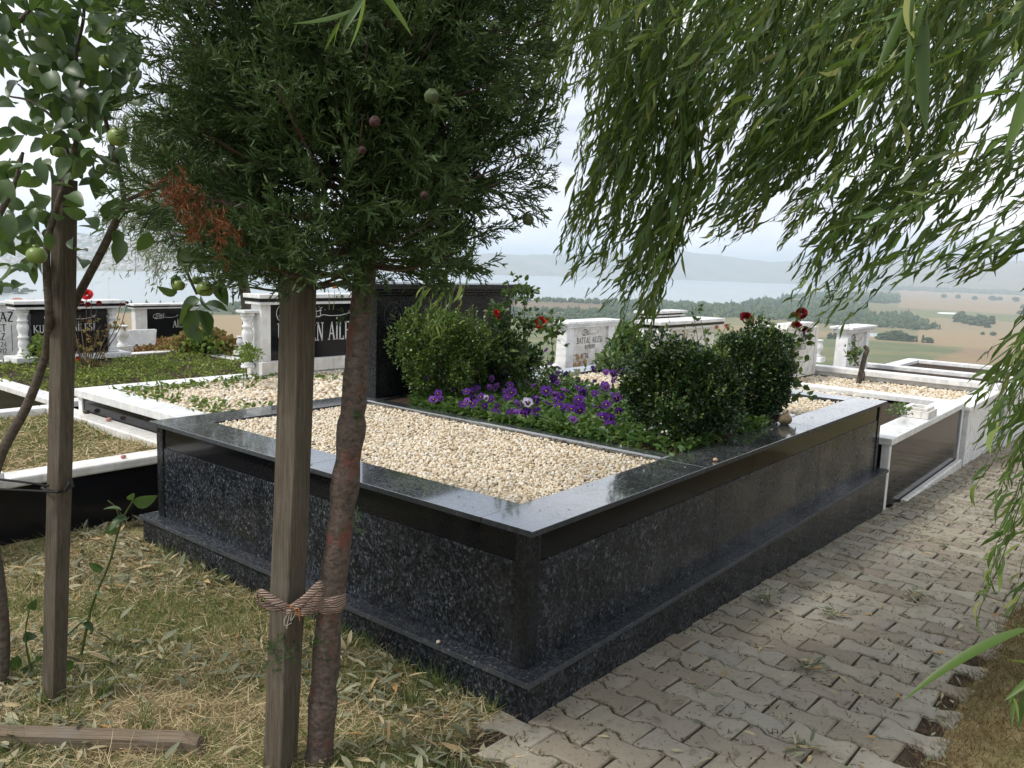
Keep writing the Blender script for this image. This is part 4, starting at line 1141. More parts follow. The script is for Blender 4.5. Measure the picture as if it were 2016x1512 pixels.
# ================================================================ plants: shared shapes
LANCE = leaf_t(0.13, 3, 0.25, 0.22, 0.40)
LANCE_S = (np.array([(0,0,0),(-.06,.33,.02),(.06,.33,.02),(-.05,.66,-.03),(.05,.66,-.03),(0,1,-.12)], float), np.array([(0,2,1),(1,2,4),(1,4,3),(3,4,5)]))
OVATE = leaf_t(0.62, 5, 0.22, 0.30, 0.42)
ROSELEAF = leaf_t(0.62, 3, 0.15, 0.18, 0.45)
WILLOW_L = mat_leaf('willow leaf', [(0, (0.032, 0.070, 0.014)), (0.4, (0.062, 0.115, 0.022)), (0.75, (0.10, 0.165, 0.034)), (0.93, (0.18, 0.24, 0.055)), (1, (0.28, 0.28, 0.07))], 0.38, 0.42, 0.4, (0.24, 0.36, 0.05))
CYP_L = mat_leaf('cypress spray', [(0, (0.022, 0.042, 0.015)), (0.5, (0.040, 0.070, 0.024)), (0.85, (0.066, 0.108, 0.034)), (1, (0.11, 0.16, 0.05))], 0.16, 0.6, 0.3, (0.09, 0.16, 0.03), 7.0, (0.10, 0.16, 0.05))
CYP_DEAD = mat_leaf('dead cypress spray', [(0, (0.10, 0.038, 0.018)), (1, (0.21, 0.082, 0.036))], 0.1, 0.8, 0.1, (0.3, 0.12, 0.05))
APPLE_L = mat_leaf('apple leaf', [(0, (0.028, 0.060, 0.018)), (0.5, (0.052, 0.098, 0.028)), (0.85, (0.078, 0.13, 0.038)), (1, (0.13, 0.165, 0.06))], 0.24, 0.42, 0.45, (0.18, 0.31, 0.05), 45)
BOX_L = mat_leaf('box leaf', [(0, (0.010, 0.028, 0.009)), (0.55, (0.020, 0.050, 0.014)), (0.88, (0.038, 0.080, 0.02)), (1, (0.09, 0.14, 0.03))], 0.12, 0.35, 0.5, (0.12, 0.22, 0.03))
BOX_TIP = mat_leaf('young box leaf', [(0, (0.07, 0.13, 0.025)), (1, (0.20, 0.26, 0.05))], 0.25, 0.35, 0.5, (0.22, 0.34, 0.04))
PANSY_L = mat_leaf('pansy leaf', [(0, (0.035, 0.085, 0.02)), (0.6, (0.065, 0.135, 0.03)), (1, (0.15, 0.20, 0.05))], 0.25, 0.45, 0.4, (0.2, 0.34, 0.05))
ROSE_L = mat_leaf('rose leaf', [(0, (0.03, 0.07, 0.018)), (0.6, (0.06, 0.115, 0.028)), (1, (0.13, 0.17, 0.05))], 0.25, 0.4, 0.45, (0.2, 0.32, 0.05))
DRY_L = mat_leaf('yellowed leaf', [(0, (0.20, 0.17, 0.05)), (0.6, (0.28, 0.23, 0.08)), (1, (0.25, 0.12, 0.05))], 0.25, 0.7, 0.2, (0.3, 0.26, 0.08))
PALE_L = mat_leaf('pale willow leaf', [(0, (0.12, 0.15, 0.085)), (1, (0.24, 0.27, 0.17))], 0.35, 0.5, 0.3, (0.34, 0.40, 0.2))
WEED_L = mat_leaf('weed leaf', [(0, (0.05, 0.10, 0.02)), (0.6, (0.10, 0.165, 0.03)), (1, (0.22, 0.25, 0.05))], 0.25, 0.6, 0.25, (0.25, 0.36, 0.05))
SEDUM_L = mat_leaf('rusty ground cover', [(0, (0.17, 0.08, 0.03)), (0.6, (0.26, 0.15, 0.06)), (1, (0.24, 0.20, 0.07))], 0.1, 0.8, 0.15, (0.3, 0.2, 0.08))
STEM_G = mat_plain('green stem', (0.075, 0.10, 0.03), 0.6, 0.3, 60)
STEM_B = mat_plain('brown stem', (0.085, 0.055, 0.032), 0.75, 0.4, 60)
def stems(lines, n=4):
    """joined tubes of (pts, r0, r1)"""
    V, F, k = [], [], 0
    for pts, r0, r1 in lines:
        v, f = tube_np(pts, np.linspace(r0, r1, len(pts)), n)
        V.append(v); F.append(np.array(f) + k); k += len(v)
    return np.vstack(V), np.vstack(F)

# ================================================================ cypress with its stake
cyp_h = 2.455
cyp = empty('cypress_tree', tuple(at(628, 1500, cyp_h)), 'young dark cypress with reddish trunk, tied to a square wooden stake', 'tree')
tpx = [(620, 1560, 30), (628, 1500, 28), (638, 1350, 26), (652, 1180, 26), (668, 1050, 25), (688, 880, 25), (699, 760, 23), (706, 660, 21), (716, 560, 21), (722, 480, 18), (722, 300, 16), (715, 60, 13), (710, -300, 10), (705, -900, 4)]
tp = smoothline([at(x, y, cyp_h) for x, y, r_ in tpx], 6)
tr = np.interp(np.linspace(0, 1, len(tp)), np.linspace(0, 1, len(tpx)), [r_ * 2.62 / FPX for x, y, r_ in tpx])
V, F = tube_np(tp, tr * (1 + 0.05 * rng.normal(size=len(tr))), 14)
bump = 1 + 0.035 * rng.normal(size=len(V))
cen = np.repeat(tp, 14, 0)
meshobj('trunk', cen + (V - cen) * bump[:, None], F, BARK, cyp, True)
def spray_template(seed, L=1.0):
    g_ = np.random.default_rng(seed)
    V, F = [], []
    def seg(p, q, w0):
        d = nrm(q - p); s = nrm(np.cross(d, g_.normal(size=3))) * w0
        k = len(V)
        V.extend([p - s, p + s, q + s * 0.55, q - s * 0.55]); F.extend([(k, k+1, k+2), (k, k+2, k+3)])
    def rec(p, d, L, lev):
        d = nrm(d)
        q = p + d * L
        if lev == 0:
            m1 = p + d * L * 0.5 + g_.normal(size=3) * L * 0.03
            seg(p, m1, 0.013); seg(m1, q, 0.012)
            n = 11
            for k in range(n):
                t = 0.18 + 0.8 * k / n
                a_ = g_.normal(size=3); sd = nrm(np.cross(d, a_))
                if k % 2: sd = sd * np.array([-1, 1, 1])
                rec(p + (m1 - p) * min(1, t * 2) if t < .5 else m1 + (q - m1) * (t - .5) * 2, d * 0.9 + sd * np.array([1.0, 1.0, 0.55]) * g_.uniform(.6, 1.0), L * (0.45 - 0.26 * t) * g_.uniform(.8, 1.2), 1)
        else:
            seg(p, q, 0.014)
            if lev < 2:
                for k in range(5):
                    t = 0.25 + 0.7 * k / 5
                    sd = nrm(np.cross(d, g_.normal(size=3)))
                    rec(p + d * L * t, d * 0.9 + sd * 0.75, L * 0.38 * g_.uniform(.7, 1.3), 2)
    rec(np.zeros(3), np.array([0, 1.0, 0]), L, 0)
    return np.array(V), np.array(F)
SPR = [spray_template(20 + k) for k in range(4)]
def crown_r(z): return np.interp(z, [1.56, 1.63, 1.72, 1.85, 2.2, 2.5, 3.0, 3.5], [0.34, 0.47, 0.51, 0.53, 0.54, 0.49, 0.32, 0.08])
cax = at(690, 520, cyp_h)[:2]
sp_pos, sp_dir, sp_s, br_lines = [], [], [], []
for k in range(200):
    if k < 170: z0 = 1.565 + 0.98 * (k / 170) + rng.normal() * .03
    else: z0 = rng.uniform(2.5, 3.3)
    zt = z0 + rng.uniform(0.0, 0.35) + max(0, z0 - 2.2) * .3
    if z0 < 1.69: zt = z0 + rng.uniform(-0.03, 0.14)
    an = rng.uniform(0, 2 * math.pi)
    rr = crown_r(zt) * rng.uniform(0.72, 1.03)
    p0 = np.array([cax[0], cax[1], z0]); p1 = np.array([cax[0] + rr * math.cos(an), cax[1] + rr * math.sin(an), zt])
    mid = (p0 + p1) / 2 + np.array([0, 0, -0.05 * rng.random()])
    ln = smoothline([p0, mid, p1], 5)
    br_lines.append((ln, 0.008, 0.002))
    d_ = nrm(p1 - p0)
    for q in range(20 if k < 170 else 8):
        t = rng.uniform(0.22, 1.0)
        c_ = ln[min(len(ln) - 1, int(t * (len(ln) - 1)))]
        side = rdir(1)[0]
        dd = nrm(d_ * rng.uniform(.5, 1.3) + side * 0.85 + np.array([0, 0, 0.25]))
        sp_pos.append(c_ + side * 0.03); sp_dir.append(dd); sp_s.append(rng.uniform(0.10, 0.20) * (1 if k < 170 else 1.5))
sp_pos, sp_dir, sp_s = np.array(sp_pos), np.array(sp_dir), np.array(sp_s)
ok = (sp_pos + sp_dir * sp_s[:, None])[:, 2] > 1.515
sp_pos, sp_dir, sp_s = sp_pos[ok], sp_dir[ok], sp_s[ok]
kd = rng.integers(0, 4, len(sp_pos)); parts = []
for k in range(4):
    s_ = kd == k
    parts.append(scatter(*SPR[k], frames(sp_dir[s_], rdir(s_.sum())), sp_pos[s_], sp_s[s_]))
V, F = cat(parts)
meshobj('crown', V, F, CYP_L, cyp)
V, F = stems(br_lines, 4)
meshobj('branches', V, F, BARK, cyp)
dp, dd_, ds_ = [], [], []
for (x, y, n_, sp) in [(335, 345, 6, 10), (388, 365, 9, 17), (420, 400, 6, 14), (450, 435, 4, 10), (340, 315, 2, 6)]:
    for q in range(n_):
        dp.append(at(x + rng.normal() * sp, y + rng.normal() * sp, cyp_h - 0.42 + rng.normal() * .05)); dd_.append(nrm(np.array([0, 0, -1.0]) + rng.normal(size=3) * .4)); ds_.append(rng.uniform(.06, .11))
V, F = scatter(*SPR[0], frames(np.array(dd_), rdir(len(dd_))), np.array(dp), np.array(ds_))
o = meshobj('dead_sprays', V, F, CYP_DEAD, cyp); o['label'] = 'rust-brown dead sprays hanging in the green crown'
cv, cf = ico(3)
cone_v = cv * (0.93 + 0.13 * np.abs(np.sin(cv[:, 0:1] * 4.5 + .5)) * np.abs(np.sin(cv[:, 2:3] * 4 + 1)) * np.abs(np.sin(cv[:, 1:2] * 4 + 2)))
CONE_M = mat_plain('green cypress cone', (0.055, 0.075, 0.028), 0.6, 0.4, 60, 0.3, 0.5); CONE_B = mat_plain('purple brown cypress cone', (0.045, 0.022, 0.018), 0.6, 0.6, 90, 0.2, 0.8)
for x, y, r_, b_c in [(850, 190, 14, 0), (738, 240, 11, 1), (713, 296, 8, 1), (1040, 433, 11, 0), (835, 385, 8, 1), (358, 8, 15, 0)]:
    hh_ = cyp_h - 0.66 if x < 1000 and x > 400 else cyp_h - .1
    q = at(x, y, hh_)
    o = meshobj('cone', cone_v * (r_ * hh_ * 1.05 / FPX) + q, cf, CONE_B if b_c else CONE_M, cyp, True)
# small green sprays low on the trunk
dp, dd_, ds_ = [], [], []
for x, y, n_, sp, hh_ in [(556, 1285, 26, 26, 2.40), (625, 1275, 14, 18, 2.42), (715, 560, 30, 14, 2.42), (690, 620, 8, 8, 2.40), (705, 830, 5, 8, 2.40), (685, 1040, 3, 8, 2.41)]:
    for q in range(n_):
        dp.append(at(x + rng.normal() * sp, y + rng.normal() * sp * .6, hh_ - .02 + rng.normal() * .012)); dd_.append(rdir(1, .2)[0]); ds_.append(rng.uniform(.03, .065))
V, F = scatter(*SPR[1], frames(np.array(dd_), rdir(len(dd_))), np.array(dp), np.array(ds_))
meshobj('trunk_sprays', V, F, CYP_L, cyp)

def stake(name, pa, pb, wd, label, rot, mat=WOOD, taper=1.0):
    """square timber from pa (ground) to pb (top)"""
    d = nrm(pb - pa); x = nrm(np.array([math.cos(rot), math.sin(rot), 0]) - d * d[0] * 0); x = nrm(x - d * (x @ d)); y = np.cross(d, x)
    L = np.linalg.norm(pb - pa)
    V, F = [], []
    n_ = 14
    for k in range(n_ + 1):
        t = k / n_
        w_ = wd / 2 * (1 + (taper - 1) * t)
        off = (x * math.sin(t * 5 + rot) + y * math.cos(t * 4)) * 0.0025
        for q, (sx_, sy_) in enumerate(((-1, -1), (-.86, -1), (.86, -1), (1, -1), (1, -.86), (1, .86), (1, 1), (.86, 1), (-.86, 1), (-1, 1), (-1, .86), (-1, -.86))):
            if abs(sx_) == 1 and abs(sy_) == 1: sx_, sy_ = sx_ * .96, sy_ * .96
            V.append((x * sx_ + y * sy_) * w_ * (1 + rng.normal() * .008) + np.array([0, 0, L * t]) * 0 + d * L * t + off + (d * rng.normal() * .004 if k == n_ else 0))
    for k in range(n_):
        for q in range(12): F.append((k*12+q, k*12+(q+1) % 12, (k+1)*12+(q+1) % 12, (k+1)*12+q))
    F.append(tuple(range(n_*12, n_*12+12)))
    me_o = meshobj(name, V, F, mat)
    me_o.location = pa
    return tag(me_o, label, 'stake')
s1a, s1b = at(552, 1560, 2.43), at(588, 530, 2.43)
stake('wooden_stake', s1a, s1b, 0.076, 'square weathered wooden stake tied to the cypress trunk, top below the crown', YAW + R(62))
s2a, s2b = at(108, 1395, 2.75), at(127, 355, 2.75)
stake('wooden_stake', s2a, s2b, 0.056, 'taller grey-brown wooden stake among the apple branches, bound with black cord', YAW + R(68))

# woven strap tying trunk and stake
sa = NT('woven strap')
uvw = sa.coord('Object', (1, 1, 1))
wv = sa.n('ShaderNodeTexWave', {'Vector': sa.wpos((1, 1, 1)), 'Scale': 22.0, 'Distortion': 1.2, 'Detail': 2}, bands_direction='Z')
ck = sa.n('ShaderNodeTexWave', {'Vector': sa.wpos(), 'Scale': 75.0, 'Distortion': 0.6}, bands_direction='DIAGONAL')
cst = sa.ramp(wv.outputs[1], [(0, (0.05, 0.035, 0.03)), (0.25, (0.36, 0.27, 0.22)), (0.5, (0.42, 0.36, 0.30)), (0.72, (0.34, 0.15, 0.09)), (0.85, (0.40, 0.31, 0.25)), (1, (0.10, 0.07, 0.06))])
sa.col(sa.mix(sa.ramp(ck.outputs[1], [(0.15, 0.35), (0.5, 0)]), cst, (0.05, 0.035, 0.03))); sa.rough(0.95); sa.p.inputs['Specular IOR Level'].default_value = 0.1
sa.bump(ck.outputs[1], 0.6, 0.003)
STRAP = sa.m
def band(pts, ups, wd, th=0.003):
    """a flat strap along pts whose width runs along ups"""
    pts = np.asarray(pts, float); ups = nrm(ups)
    t = nrm(np.gradient(pts, axis=0)); nn = nrm(np.cross(t, ups))
    V, F = [], []
    nw = 5
    for k in range(len(pts)):
        for s_ in (-1, 1):
            for q in range(nw):
                u_ = q / (nw - 1) - .5
                V.append(pts[k] + ups[k] * wd * u_ + nn[k] * (th * s_ * (1 - 1.6 * u_ * u_) + 0.002 * math.sin(k * .9 + q)))
    st = 2 * nw
    for k in range(len(pts) - 1):
        a_, b_ = k * st, (k + 1) * st
        for q in range(nw - 1):
            F.append((a_+q, a_+q+1, b_+q+1, b_+q)); F.append((a_+nw+q+1, a_+nw+q, b_+nw+q, b_+nw+q+1))
        F.append((a_, b_, b_+nw, a_+nw)); F.append((a_+nw-1, a_+2*nw-1, b_+2*nw-1, b_+nw-1))
    return V, F
strap = empty('woven_strap', tuple(at(600, 1200, 2.4)), 'frayed woven cloth strap knotted round the cypress trunk and its stake', 'strap')
tc_, sc_ = at(649, 1182, cyp_h), at(563, 1195, 2.43)
loop = []
for k in range(22):
    th_ = k / 21 * math.pi * 1.15 - R(100)
    loop.append(tc_ + (HR * math.cos(th_) + HF * math.sin(th_)) * 0.0475 + np.array([0, 0, 0.004 * math.cos(th_)]))
loop = loop[:16]
front = smoothline([at(573, 1205, 2.355), at(600, 1205, 2.37), at(625, 1190, 2.385), *[loop[q] for q in (0, 4, 8, 12, 15)]], 5)
up = np.repeat(np.array([[0, 0, 1.0]]), len(front), 0)
wds = np.interp(np.arange(len(front)), [0, 6, 14, len(front)], [.3, .6, 1, 1])
V, F = band(front, up, 0.056)
Vn = np.array(V); cenr = np.repeat(front, 10, 0); Vn = cenr + (Vn - cenr) * np.repeat(wds, 10)[:, None]
meshobj('wrap', Vn, F, STRAP, strap, True)
bow1 = smoothline([at(570, 1200, 2.345), at(545, 1185, 2.33), at(515, 1168, 2.33), at(506, 1180, 2.335), at(520, 1192, 2.34), at(550, 1196, 2.345), at(572, 1204, 2.345)], 5)
ub = np.array([nrm(np.array([0, 0, 1.0]) + HF * 0.5 * math.sin(k * .3)) for k in range(len(bow1))])
V, F = band(bow1, ub, 0.026); meshobj('bow_loop', V, F, STRAP, strap, True)
bow2 = smoothline([at(572, 1200, 2.345), at(600, 1180, 2.335), at(630, 1152, 2.35), at(634, 1160, 2.36), at(618, 1185, 2.35), at(595, 1205, 2.34), at(574, 1206, 2.345)], 5)
ub = np.array([nrm(np.array([0, 0, 1.0]) - HR * 0.4) for k in range(len(bow2))])
V, F = band(bow2, ub, 0.027); meshobj('bow_loop', V, F, STRAP, strap, True)
kv = ico(2)[0]; meshobj('knot', kv * np.array([.016, .016, .018]) * (1 + .12 * rng.normal(size=(len(kv), 1))) + at(571, 1203, 2.348), ico(2)[1], STRAP, strap, True)
back = smoothline([at(540, 1190, 2.48), at(600, 1185, 2.50), at(660, 1180, 2.50)], 6)
V, F = band(back, np.repeat([[0, 0, 1.0]], len(back), 0), .045); meshobj('wrap', V, F, STRAP, strap, True)
FRAY = mat_plain('frayed thread', (0.42, 0.38, 0.33), 0.9, 0.2)
for pts in ([(568, 1208), (560, 1220), (562, 1232), (574, 1226)], [(570, 1210), (566, 1228), (565, 1238)], [(575, 1208), (572, 1222), (578, 1215), (583, 1206)]):
    V, F = stems([(smoothline([at(x, y, 2.335) for x, y in pts], 5), .0014, .0009)], 5); meshobj('thread', V, F, FRAY, strap)
V, F = stems([(smoothline([at(x, y, 2.335) for x, y in [(566, 1190), (580, 1200), (590, 1212), (588, 1198), (590, 1222)]], 5), .0018, .0012)], 5)
meshobj('thread', V, F, mat_plain('orange thread', (0.35, 0.13, 0.03), .9, .2), strap)

# black cord round the second stake
CORD = mat_plain('black cord', (0.012, 0.012, 0.013), 0.6, 0.2)
cl = []
cl.append((smoothline([at(-80, 938, 2.66), at(0, 944, 2.68), at(60, 951, 2.69), at(96, 957, 2.70)], 6), .0045, .0045))
cl.append((smoothline([at(-80, 958, 2.66), at(0, 963, 2.68), at(60, 966, 2.69), at(115, 969, 2.695)], 6), .0045, .0045))
sc2 = at(111, 960, 2.75)
cl.append(([sc2 + (HR * math.cos(t) + HF * math.sin(t)) * .043 + np.array([0, 0, .004 * math.sin(2 * t)]) for t in np.linspace(-2.6, 3.6, 22)], .0045, .0045))
cl.append((smoothline([at(128, 968, 2.70), at(135, 955, 2.70), at(140, 945, 2.71)], 5), .005, .005))
V, F = stems(cl, 6)
cord = meshobj('cord', V, F, CORD)
MB().add([at(133, 942, 2.70), at(142, 940, 2.70), at(147, 958, 2.70), at(138, 962, 2.70), at(133, 942, 2.715), at(142, 940, 2.715), at(147, 958, 2.715), at(138, 962, 2.715)], [(3,2,1,0),(4,5,6,7),(0,1,5,4),(1,2,6,5),(2,3,7,6),(3,0,4,7)]).build('cord_end', CORD, cord)
tag(cord, 'black cord looped tightly round the taller stake', 'cord')

# board lying in the grass
bd = []
pA, pB = atz(-60, 1452, 0.02), atz(398, 1468, 0.02)
dB = nrm(pB - pA); sB = np.cross([0, 0, 1], dB); Lb = np.linalg.norm(pB - pA)
V, F = [], []
for k in range(13):
    t = k / 12
    endz = 0.0
    for (a_, b_) in ((-.032, 0.0), (.032, 0.0), (.033, .05), (.01, .054), (-.032, .05)):
        jl = rng.normal() * (.012 if k == 12 else 0.001)
        hh = b_ * (1 - .25 * smst(t, .9, 1)) + rng.normal() * .001
        V.append(np.array([Lb * t + jl, a_, hh]))
for k in range(12):
    for q in range(5): F.append((k*5+q, k*5+(q+1) % 5, (k+1)*5+(q+1) % 5, (k+1)*5+q))
F.append((60, 61, 62, 63, 64)); F.append((4, 3, 2, 1, 0))
board = meshobj('timber_board', V, F, WOOD_X)
board.matrix_world = Matrix(((dB[0], sB[0], 0, pA[0]), (dB[1], sB[1], 0, pA[1]), (0, 0, 1, 0.0), (0, 0, 0, 1)))
tag(board, 'split length of raw timber lying in the grass with a broken end', 'board')

# ================================================================ willow hanging over the path
wil = empty('willow_tree', (2.9, -2.7, float(gz(2.9, -2.7))), 'weeping willow whose wind-blown strands hang over the path and granite tomb', 'tree')
wt = smoothline([(2.9, -2.7, -.2), (2.85, -2.65, .8), (2.95, -2.6, 1.7), (2.8, -2.5, 2.6), (2.6, -2.2, 3.4), (2.3, -1.7, 4.1)], 6)
V, F = tube_np(wt, np.interp(np.linspace(0, 1, len(wt)), [0, .1, .6, 1], [.17, .13, .10, .06]), 12)
meshobj('trunk', V, F, BARK_APPLE, wil, True)
limbs = []
for a_, b_, c_ in [((2.8, -2.5, 2.6), (2.0, -1.5, 3.7), (0.6, -0.4, 3.9)), ((2.6, -2.2, 3.4), (2.4, -.8, 4.1), (1.8, 1.0, 3.9)), ((2.3, -1.7, 4.1), (1.4, -1.3, 4.4), (0.2, -1.0, 4.0)), ((2.6, -2.2, 3.4), (3.2, -1.0, 4.2), (3.4, .4, 4.0)), ((2.8, -2.5, 2.6), (1.6, -2.2, 3.3), (0.3, -1.7, 3.2)), ((2.3, -1.7, 4.1), (1.6, -.4, 4.5), (0.8, .5, 4.1))]:
    limbs.append((smoothline([a_, b_, c_], 8), .055, .015))
V, F = stems(limbs, 8); meshobj('limbs', V, F, BARK_APPLE, wil, True)
CL = [  # (start x range, start y range, end x range, end y range, h range, count)
    ((1010, 1240), (-300, -80), (990, 1180), (60, 320), (2.7, 4.2), 62),
    ((1200, 1340), (-160, 60), (1105, 1230), (320, 560), (2.6, 3.4), 54),
    ((1330, 1390), (40, 160), (1222, 1275), (480, 690), (2.5, 2.75), 26),
    ((1420, 1700), (-260, -20), (1280, 1500), (140, 350), (2.4, 3.8), 76),
    ((1620, 1720), (20, 160), (1390, 1450), (390, 475), (2.5, 2.8), 18),
    ((1560, 1760), (-120, 100), (1420, 1560), (220, 390), (2.5, 3.2), 44),
    ((1800, 1960), (-60, 140), (1545, 1640), (340, 600), (2.4, 3.0), 34),
    ((1800, 2200), (-260, 0), (1600, 1980), (40, 240), (2.2, 3.8), 90),
    ((2150, 2400), (60, 240), (1640, 2010), (300, 530), (2.2, 2.9), 17),
    ((2080, 2220), (250, 480), (1905, 2020), (700, 1000), (1.9, 2.4), 26),
    ((2070, 2150), (500, 700), (1930, 2010), (1050, 1260), (1.75, 2.1), 9),
    ((870, 920), (250, 420), (815, 885), (590, 665), (3.3, 3.7), 10),
    ((1100, 2350), (-460, -160), (1000, 2050), (-40, 190), (2.3, 4.2), 150),
    ((700, 1100), (-600, -350), (640, 1060), (-120, 60), (3.2, 4.4), 14),
    ((1350, 1500), (40, 200), (1090, 1200), (540, 600), (2.6, 3.0), 7),
    ((1560, 1700), (100, 250), (1310, 1420), (420, 490), (2.5, 2.9), 9),
    ((1900, 2000), (120, 250), (1560, 1680), (560, 640), (2.4, 2.7), 7),
    ((2100, 2300), (220, 330), (1700, 1900), (480, 560), (2.2, 2.6), 12),
]
lp, ld, ls, ln_, wl_lines = [], [], [], [], []
def strand(a_, b_, sag, sc_=1.0, dens=0.018, lf=(0.055, 0.10)):
    m_ = (a_ + b_) / 2 + np.array([0, 0, -sag * .25]) + HR * sag * .9
    n_ = 14
    P_ = smoothline([a_, m_, b_], 8)
    P_ = P_ + np.cumsum(rng.normal(size=P_.shape) * 0.004, 0)
    wl_lines.append((P_, 0.0026 * sc_, 0.0010 * sc_))
    seg = np.linalg.norm(np.diff(P_, axis=0), axis=1); cum = np.concatenate([[0], np.cumsum(seg)])
    L = cum[-1]; t_ = np.arange(0.06 * L, L, dens * sc_) + rng.normal(size=len(np.arange(0.06 * L, L, dens * sc_))) * .004
    tan = nrm(np.gradient(P_, axis=0))
    for i_, t in enumerate(t_):
        k = min(len(P_) - 2, max(0, int(np.searchsorted(cum, t)) - 1))
        p_ = P_[k] + (P_[k+1] - P_[k]) * ((t - cum[k]) / (seg[k] + 1e-9))
        s_ = nrm(np.cross(tan[k], rng.normal(size=3)))
        ld.append(nrm(tan[k] * rng.uniform(.6, 1.2) + s_ * rng.uniform(.15, .65) + np.array([0, 0, -.3]) - HR * rng.uniform(0, .35)))
        lp.append(p_); ls.append(rng.uniform(*lf) * sc_ * (1 - .45 * max(0, t / L - .75) / .25)); ln_.append(rng.normal(size=3) + np.array([0, 0, .3]))
for sx, sy, ex, ey, hr, n_ in CL:
    for k in range(n_):
        h_ = rng.uniform(*hr); u_ = rng.random()
        x0 = sx[0] + (sx[1] - sx[0]) * np.clip(u_ + rng.normal() * .12, 0, 1); x1 = ex[0] + (ex[1] - ex[0]) * np.clip(u_ + rng.normal() * .12, -.05, 1.05)
        y1 = ey[0] + (ey[1] - ey[0]) * rng.random() ** (1.2 if n_ > 60 else .75)
        a_ = at(x0, rng.uniform(*sy), h_ + rng.uniform(-.1, .25)); b_ = at(x1, y1, h_)
        strand(a_, b_, rng.uniform(0.02, 0.12) * np.linalg.norm(a_ - b_), 1.0, .026 if n_ < 30 else .018)
i_near0 = len(lp)
for a_, b_, sc_ in [(at(1800, -60, 1.0), at(1735, 175, 1.0), 1.0), (at(1790, -60, 1.05), at(1690, 190, 1.05), 1.0), (at(2080, 1220, .8), at(2000, 1390, .8), .55), (at(700, -90, 1.15), at(668, 55, 1.15), .7), (at(2060, 100, 1.2), at(1960, 230, 1.2), .8)]:
    strand(a_, b_, 0.03, sc_, 0.028, (0.08, 0.13))
# one big bright leaf close by on the right
lp += [at(2035, 1235, .62)]; ld += [nrm(at(1850, 1308, .62) - at(2035, 1235, .62))]; ls += [.088]; ln_ += [np.array([0.2, -0.3, 1.0])]
i_near1 = len(lp)
# unseen skirts of the same tree, added to darken reflections in the granite
for k in range(420):
    an = rng.uniform(0, 6.28); rr_ = rng.uniform(0.9, 2.6)
    q0 = np.array([2.9 + rr_ * math.cos(an), -2.7 + rr_ * math.sin(an), rng.uniform(2.6, 3.9)]); q1 = q0 + np.array([rng.normal() * .15, rng.normal() * .15, -rng.uniform(1.2, 2.9)]) - HR * .2
    vis = False
    for q in (q0, (q0 + q1) / 2, q1):
        dv = q - CAM; zz_ = dv @ _f
        if zz_ > 0.2 and (dv @ _r) / zz_ * FPX < 1120: vis = True
    if vis or q1[1] > -1.35 or q1[2] < .2: continue
    strand(q0, q1, .08, 1.5, .03, (.07, .11))
CURL = [LANCE_S]
for k in range(3):
    tv = LANCE_S[0].copy(); tv[:, 0] += [.12, -.14, .05][k] * np.sin(tv[:, 1] * [2.6, 3.0, 6.0][k]); tv[:, 2] += [.1, -.05, .14][k] * np.sin(tv[:, 1] * 4); tv[:, 0] = tv[:, 0] * 1.0
    CURL.append((tv, LANCE_S[1]))
ld, ln_, lp, ls = np.array(ld), np.array(ln_), np.array(lp), np.array(ls) * rng.uniform(.6, 1.25, len(ls))
kd = rng.integers(0, 4, len(ls)); kd[i_near0:i_near1] = 4
CURL.append(leaf_t(0.10, 9, 0.3, 0.16, 0.38))
ls[i_near1 - 1] = .115
sw = rng.uniform(.95, 1.6, len(ls))
V, F = cat([scatter(*CURL[k], frames(ld[kd == k], ln_[kd == k]), lp[kd == k], np.stack([ls * sw, ls, ls], 1)[kd == k]) for k in range(5)])
meshobj('crown', V, F, WILLOW_L, wil)
V, F = stems(wl_lines, 3); meshobj('strands', V, F, STEM_G, wil)
# ================================================================ apple tree on the left
APH = 2.72
app = empty('apple_tree', tuple(atz(2, 1350, 0.0)), 'young apple tree with green apples beside the taller stake', 'tree')
def pxl(pts, h=APH, m=6): return smoothline([at(p_[0], p_[1], p_[2] if len(p_) > 2 else h) for p_ in pts], m)
al = [
    (pxl([(2, 1360, 2.86), (6, 1250, 2.86), (-6, 1120, 2.85), (-30, 1000, 2.83)]), .024, .020),
    (pxl([(-30, 1000, 2.83), (2, 895, 2.82), (55, 795, 2.82), (92, 695, 2.82)]), .019, .014),
    (pxl([(92, 695, 2.82), (97, 620, 2.70), (92, 545, 2.70), (93, 480, 2.70), (108, 420, 2.70), (140, 320, 2.70), (152, 270, 2.70)]), .014, .008),
    (pxl([(92, 695, 2.82), (120, 655, 2.84), (150, 590, 2.84), (205, 485, 2.80), (245, 398, 2.76)]), .017, .012),
    (pxl([(245, 398, 2.76), (238, 350, 2.74), (222, 290, 2.72), (205, 215, 2.72), (215, 140, 2.72), (255, 85, 2.70)]), .009, .004),
    (pxl([(245, 398, 2.76), (270, 385, 2.74), (300, 375, 2.70), (335, 362, 2.66)]), .008, .004),
    (pxl([(243, 408, 2.76), (280, 410, 2.68), (315, 435, 2.62), (345, 480, 2.58), (372, 545, 2.56), (388, 580, 2.56)]), .007, .004),
    (pxl([(152, 270), (160, 190), (150, 110), (165, 30), (160, -60)]), .008, .004),
    (pxl([(-30, 1000, 2.83), (-60, 700, 2.8), (-40, 520, 2.75), (-10, 440, 2.72), (30, 360, 2.72), (45, 300, 2.7)]), .022, .005),
    (pxl([(140, 320), (110, 240), (60, 200), (20, 190)]), .006, .003),
    (pxl([(-40, 520, 2.75), (-60, 300, 2.7), (-20, 120, 2.7), (40, 40, 2.7), (120, -40, 2.7)]), .016, .005),
    (pxl([(152, 270), (180, 225), (240, 215)]), .005, .003),
    (pxl([(200, 215, 2.72), (150, 160), (100, 120), (60, 110)]), .005, .003),
]
